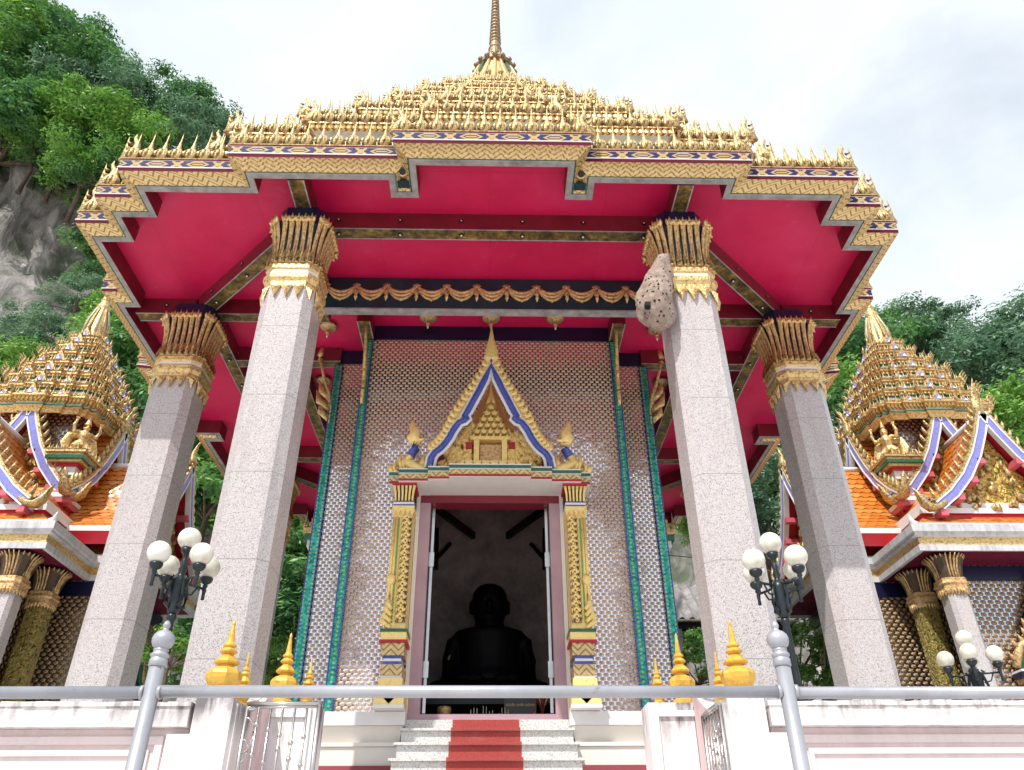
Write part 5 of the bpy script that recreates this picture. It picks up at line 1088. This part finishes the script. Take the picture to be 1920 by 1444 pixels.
    r = st.modifiers.new('remesh', 'REMESH'); r.mode = 'VOXEL'; r.voxel_size = .011; r.use_smooth_shade = True
shrine(-1, 'left one of two small shrines with orange tiled gables and golden towers'); shrine(1, 'right one of two small shrines with orange tiled gables and golden towers')

# ------------------------------------------------------------------ old shed behind the temple
t = thing('shed', (4.8, 18.3, FLOOR), 'old shed with a grey corrugated roof seen between the wall and the right front column', 'shed'); ORG[t.name] = Vector((4.8, 18.3, FLOOR))
m = MB(); n = 60
for k in range(2):
    z0, y0, z1, y1 = ((4.95, 17.2, 6.05, 18.3), (6.05, 18.3, 4.95, 19.4))[k]; rA = [(3.6 + 3.4 * i / n, y0, z0 + .04 * math.cos(i * math.pi / 2 + .4)) for i in range(n + 1)]; rB = [(x, y1, z1 + (z - z0)) for x, _, z in rA]
    m.rings([rA, rB], [CORR], closed=False)
m.build('roof', t); m = MB(); m.box(3.7, 6.9, 17.5, 17.62, FLOOR, 4.45, CONC); m.box(3.7, 6.9, 17.5, 17.62, 4.80, 4.97, BLACK)
for i in range(14): m.box(3.7 + i * .24, 3.82 + i * .24, 17.5, 17.62, 4.451, 4.799, CONC)
m.box(3.75, 6.85, 17.7, 17.75, FLOOR, 4.9, BLACK); m.box(3.7, 6.9, 19.0, 19.1, FLOOR, 5.0, CONC); m.build('wall', t)
m = MB(); m.tube([(3.6, 17.2, 4.9), (7.0, 17.2, 4.9)], .03, BARK, 6); m.tube([(3.62, 17.3, 6.5), (5.0, 17.28, 6.35), (7, 17.3, 6.5)], .012, BLACK, 5); m.build('purlin', t)

# ------------------------------------------------------------------ limestone hill
from mathutils import noise as mnoise
def hprof(x):
    K = [(-90, 62), (-45, 60), (-33, 54), (-28, 47), (-24, 41), (-20, 38.5), (-16, 36), (-12, 29), (-8, 22), (0, 17), (8, 14), (14, 13), (20, 14.5), (30, 16), (60, 18), (100, 14)]
    for (a, p), (b, q) in zip(K, K[1:]):
        if a <= x <= b: return p + (q - p) * (x - a) / (b - a)
    return 12
def hill_pt(x, t):
    H = hprof(x); z = -1.7 + (H + 1.7) * t; y = 25 + 9 * t ** 1.3 + (4 if x > 10 else 0)
    y += 3.2 * mnoise.fractal(Vector((x * .09, z * .06, 3.1)), .9, 2.0, 4) + 1.3 * mnoise.fractal(Vector((x * .35, z * .16, 7.7)), .8, 2.0, 4) + .55 * abs(mnoise.fractal(Vector((x * .9, z * .35, 1.7)), .8, 2.0, 3))
    return Vector((x, y, z))
m = MB(); NX, NZ = 420, 120; xs = [-90 + 190 * i / NX for i in range(NX + 1)]
for j in range(NZ + 1):
    for x in xs: m.v.append(tuple(hill_pt(x, j / NZ)))
for j in range(NZ):
    for i in range(NX): a = j * (NX + 1) + i; m.face([a, a + 1, a + NX + 2, a + NX + 1], ROCK, None, True)
for i, x in enumerate(xs): p = hill_pt(x, 1); m.v.append((x, p.y + 40, p.z - 6))
base = (NZ + 1) * (NX + 1)
for i in range(NX): a = NZ * (NX + 1) + i; m.face([a, a + 1, base + i + 1, base + i], ROCK, None, True)
m.build('hill', kind='structure')

# ------------------------------------------------------------------ trees
def crown_mb(seed, leaf, nb, per, R, flat, mat):
    r = random.Random(seed); m = MB(); m.k(mat)
    blobs = []
    for _ in range(nb):
        u = r.uniform(-.55, 1); a = r.uniform(0, 6.283); q = math.sqrt(max(0, 1 - u * u)) if u > 0 else 1; rad = r.uniform(.45, 1.12)
        blobs.append((Vector((q * math.cos(a) * rad * R, q * math.sin(a) * rad * R, u * rad * R * flat)), r.uniform(.17, .42) * R))
    for c, br in blobs:
        for _ in range(per):
            d = Vector((r.gauss(0, 1), r.gauss(0, 1), r.gauss(0, 1))).normalized(); p = c + Vector((d.x, d.y, d.z * .55)) * br * r.random() ** .4
            nrm = (Vector((0, 0, 1)) * .9 + d * .8 + Vector((r.gauss(0, .4), r.gauss(0, .4), r.gauss(0, .3)))).normalized(); t = nrm.orthogonal().normalized(); t.rotate(Matrix.Rotation(r.uniform(0, 6.28), 3, nrm)); b = nrm.cross(t); L_ = leaf * r.uniform(.6, 1.3); W_ = L_ * .42
            k = len(m.v); m.v += [tuple(p - t * L_ * .5), tuple(p + b * W_ * .5 - nrm * L_ * .06), tuple(p + t * L_ * .5 - nrm * L_ * .16), tuple(p - b * W_ * .5 - nrm * L_ * .06)]
            m.f.append((k, k + 1, k + 2, k + 3)); m.mi.append(0); m.uvl.append([(0, 0), (1, 0), (1, 1), (0, 1)]); m.sm.append(False)
    return m, blobs
TV = []
for i, (leaf, nb, per, R, flat, mat) in enumerate(((.30, 46, 190, 3.0, .85, LEAFA), (.30, 42, 190, 3.0, .7, LEAFB), (.26, 34, 170, 3.0, .9, LEAFC), (.30, 22, 120, 3.0, .6, LEAFC), (.20, 26, 150, 1.5, .8, LEAFB), (.30, 40, 190, 3.0, .8, LEAFA))):
    t = thing('tree' if i != 4 else 'bush', (0, 0, 0), '', 'tree' if i != 4 else 'bush'); ORG[t.name] = Vector((0, 0, 0))
    m, bl = crown_mb(40 + i, leaf, nb, per, R, flat, mat); zc = R * 1.25; m.v = [(x, y, z + zc) for x, y, z in m.v]; m.build('crown', t)
    m = MB(); m.tube([(0, 0, -1.5), (.1, 0, R * .4), (-.05, .1, R * .8), (.05, 0, R * 1.3)], [.20 * R / 3, .17 * R / 3, .14 * R / 3, .06 * R / 3], BARK, 8)
    for c, br in bl[:12]: m.tube([(0, 0, R * .7), (c.x * .5, c.y * .5, zc * .8 + c.z * .5), (c.x, c.y, c.z + zc)], [.08 * R / 3, .05 * R / 3, .015], BARK, 5)
    m.build('trunk', t); TV.append(t)
used = set()
def tree(v, px, py, D, R, label, group, kind=None):     # crown centre stands where that photo direction meets distance D
    p = atD(px, py, D); base = TV[v]; s = R / (3.0 if v != 4 else 1.5); zc = (3.0 if v != 4 else 1.5) * 1.25 * s
    loc = (p.x, p.y, p.z - zc); rz = (px * 7 + py * 3) % 628 / 100
    if v in used: o = copy_tree(base, loc, rz)
    else: used.add(v); o = base; o.location = loc; o.rotation_euler[2] = rz
    o.scale = (s, s, s * .95); o['label'] = label; o['group'] = group; return o
GL, GM, GR_ = 'trees on the left hill', 'trees behind the temple', 'trees behind the right shrine'
LT = [ # variant, px, py, distance, crown radius
 (0, -60, -20, 36, 5.0), (1, 20, 25, 35, 4.6), (0, 75, 70, 34, 4.0), (1, 15, 110, 33, 4.2), (0, 115, 130, 33, 3.6), (5, 150, 115, 35, 3.2), (2, 165, 185, 33, 3.3), (0, 205, 165, 34, 2.3),
 (5, 110, 235, 32, 3.2), (2, 250, 205, 33, 2.7), (3, 268, 175, 34, 2.2), (5, 320, 200, 34, 2.7), (5, 365, 230, 34, 2.5), (2, 345, 285, 32, 3.0), (2, 395, 260, 34, 1.9), (1, 160, 245, 31, 3.0), (1, 215, 260, 31, 3.0), (1, 275, 300, 31, 2.6), (2, 320, 330, 32, 2.6), (0, 20, 260, 31, 3.6),
 (1, 165, 320, 30, 2.3), (0, 215, 335, 30, 2.0), (0, 55, 200, 33, 3.4), (1, 75, 275, 31, 2.2), (0, 120, 300, 31, 2.0), (0, 230, 470, 29, 2.2),
 (2, 55, 610, 26, 1.2), (2, 15, 665, 25, 1.4), (2, 90, 660, 25, 1.6), (1, 30, 700, 24, 1.7), (2, 150, 560, 27, 1.3), (1, 250, 640, 24, 2.0), (0, 285, 700, 23, 2.2), (1, 240, 600, 25, 1.6), (0, 320, 760, 22, 2.2), (1, 200, 700, 24, 1.6), (0, 370, 720, 24, 2.4)]
rown = {0: 'dark green', 1: 'fresh green', 2: 'bluish green', 3: 'thin airy', 5: 'dark green'}
def ordn(i): return ['first', 'second', 'third', 'fourth', 'fifth', 'sixth', 'seventh', 'eighth', 'ninth', 'tenth', 'eleventh', 'twelfth', 'thirteenth', 'fourteenth', 'fifteenth'][i]
def plant(lst, group, rows, where):
    for lo, hi, nm in rows:
        sub = sorted([q for q in lst if lo <= q[2] < hi], key=lambda q: q[1])
        for i, (v, px, py, D, R) in enumerate(sub): tree(v, px, py, D, R, '%s tree %s, %s from the left' % (rown[v], nm, ordn(i)), group)
plant(LT, GL, ((-99, 140, 'on top of the left hill'), (140, 215, 'below the top of the left hill'), (215, 300, 'halfway up the left hill'), (300, 500, 'above the bare left rock'), (500, 640, 'on ledges behind the left tower'), (640, 999, 'low behind the left tower')), '')
MT = [(0, 520, 900, 20, 2.4), (1, 535, 960, 18.5, 1.5), (1, 520, 1040, 18, 1.3), (0, 500, 1120, 18, 1.8), (0, 545, 1180, 18, 1.6), (0, 430, 860, 21, 2.6), (1, 400, 900, 20, 2.0), (0, 470, 1230, 17, 1.5), (2, 1400, 860, 21, 2.4), (2, 1430, 930, 20, 2.2), (1, 1300, 965, 21, 1.2), (0, 1350, 930, 22, 1.8), (2, 1440, 1000, 19, 1.8), (0, 1440, 820, 23, 2.2)]
plant(MT, GM, ((0, 880, 'under the eave behind the temple'), (880, 1000, 'seen between columns behind the temple'), (1000, 1300, 'low between columns behind the temple')), '')
RT = [(0, 1600, 662, 25, 2.4), (0, 1560, 700, 23, 2.2), (1, 1590, 760, 22, 2.0), (0, 1545, 780, 22, 2.0), (2, 1700, 662, 26, 2.3), (3, 1720, 614, 27, 1.7), (3, 1775, 622, 27, 1.6), (2, 1760, 682, 25, 2.4), (2, 1810, 672, 26, 1.8), (2, 1820, 710, 24, 2.6), (2, 1860, 702, 25, 2.0), (2, 1890, 720, 24, 2.6), (1, 1880, 790, 22, 2.2), (2, 1940, 712, 25, 2.6), (2, 1935, 780, 23, 2.4), (1, 1850, 830, 22, 1.8), (3, 1945, 617, 24, 2.0), (3, 1990, 582, 24, 2.6)]  # mostly the paler blue-green leaves: haze is put into the leaf colour
plant(RT, GR_, ((0, 672, 'against the sky by the right tower'), (672, 730, 'just behind the right tower'), (730, 999, 'low behind the right shrine roof')), '')
for px, py, D, R, lab in ((1305, 1245, 14.5, .62, 'round green bush between the wall and the right front column'), (1330, 1200, 16.2, .6, 'green bush below the shed wall'), (1490, 1215, 14.0, .75, 'bright green bush behind the right lamp post'), (1500, 1275, 13.6, .6, 'bright green bush low beside the right railing post'), (520, 1225, 13.5, .62, 'bush with broad pale leaves left of the teal wall strip'), (500, 1280, 13.2, .6, 'low leafy bush behind the left gold finials'), (325, 1215, 12.5, .55, 'green bush between the two left columns')):
    tree(4, px, py, D, R, lab, 'bushes behind the temple')
for i in range(6):
    if i not in used: 
        for ch in list(TV[i].children): bpy.data.objects.remove(ch)
        bpy.data.objects.remove(TV[i])

# ------------------------------------------------------------------ lift the whole place so the forecourt is at ground level
for o in list(scn.objects):
    if o.parent is None and o.type != 'LIGHT': o.location.z += EYE
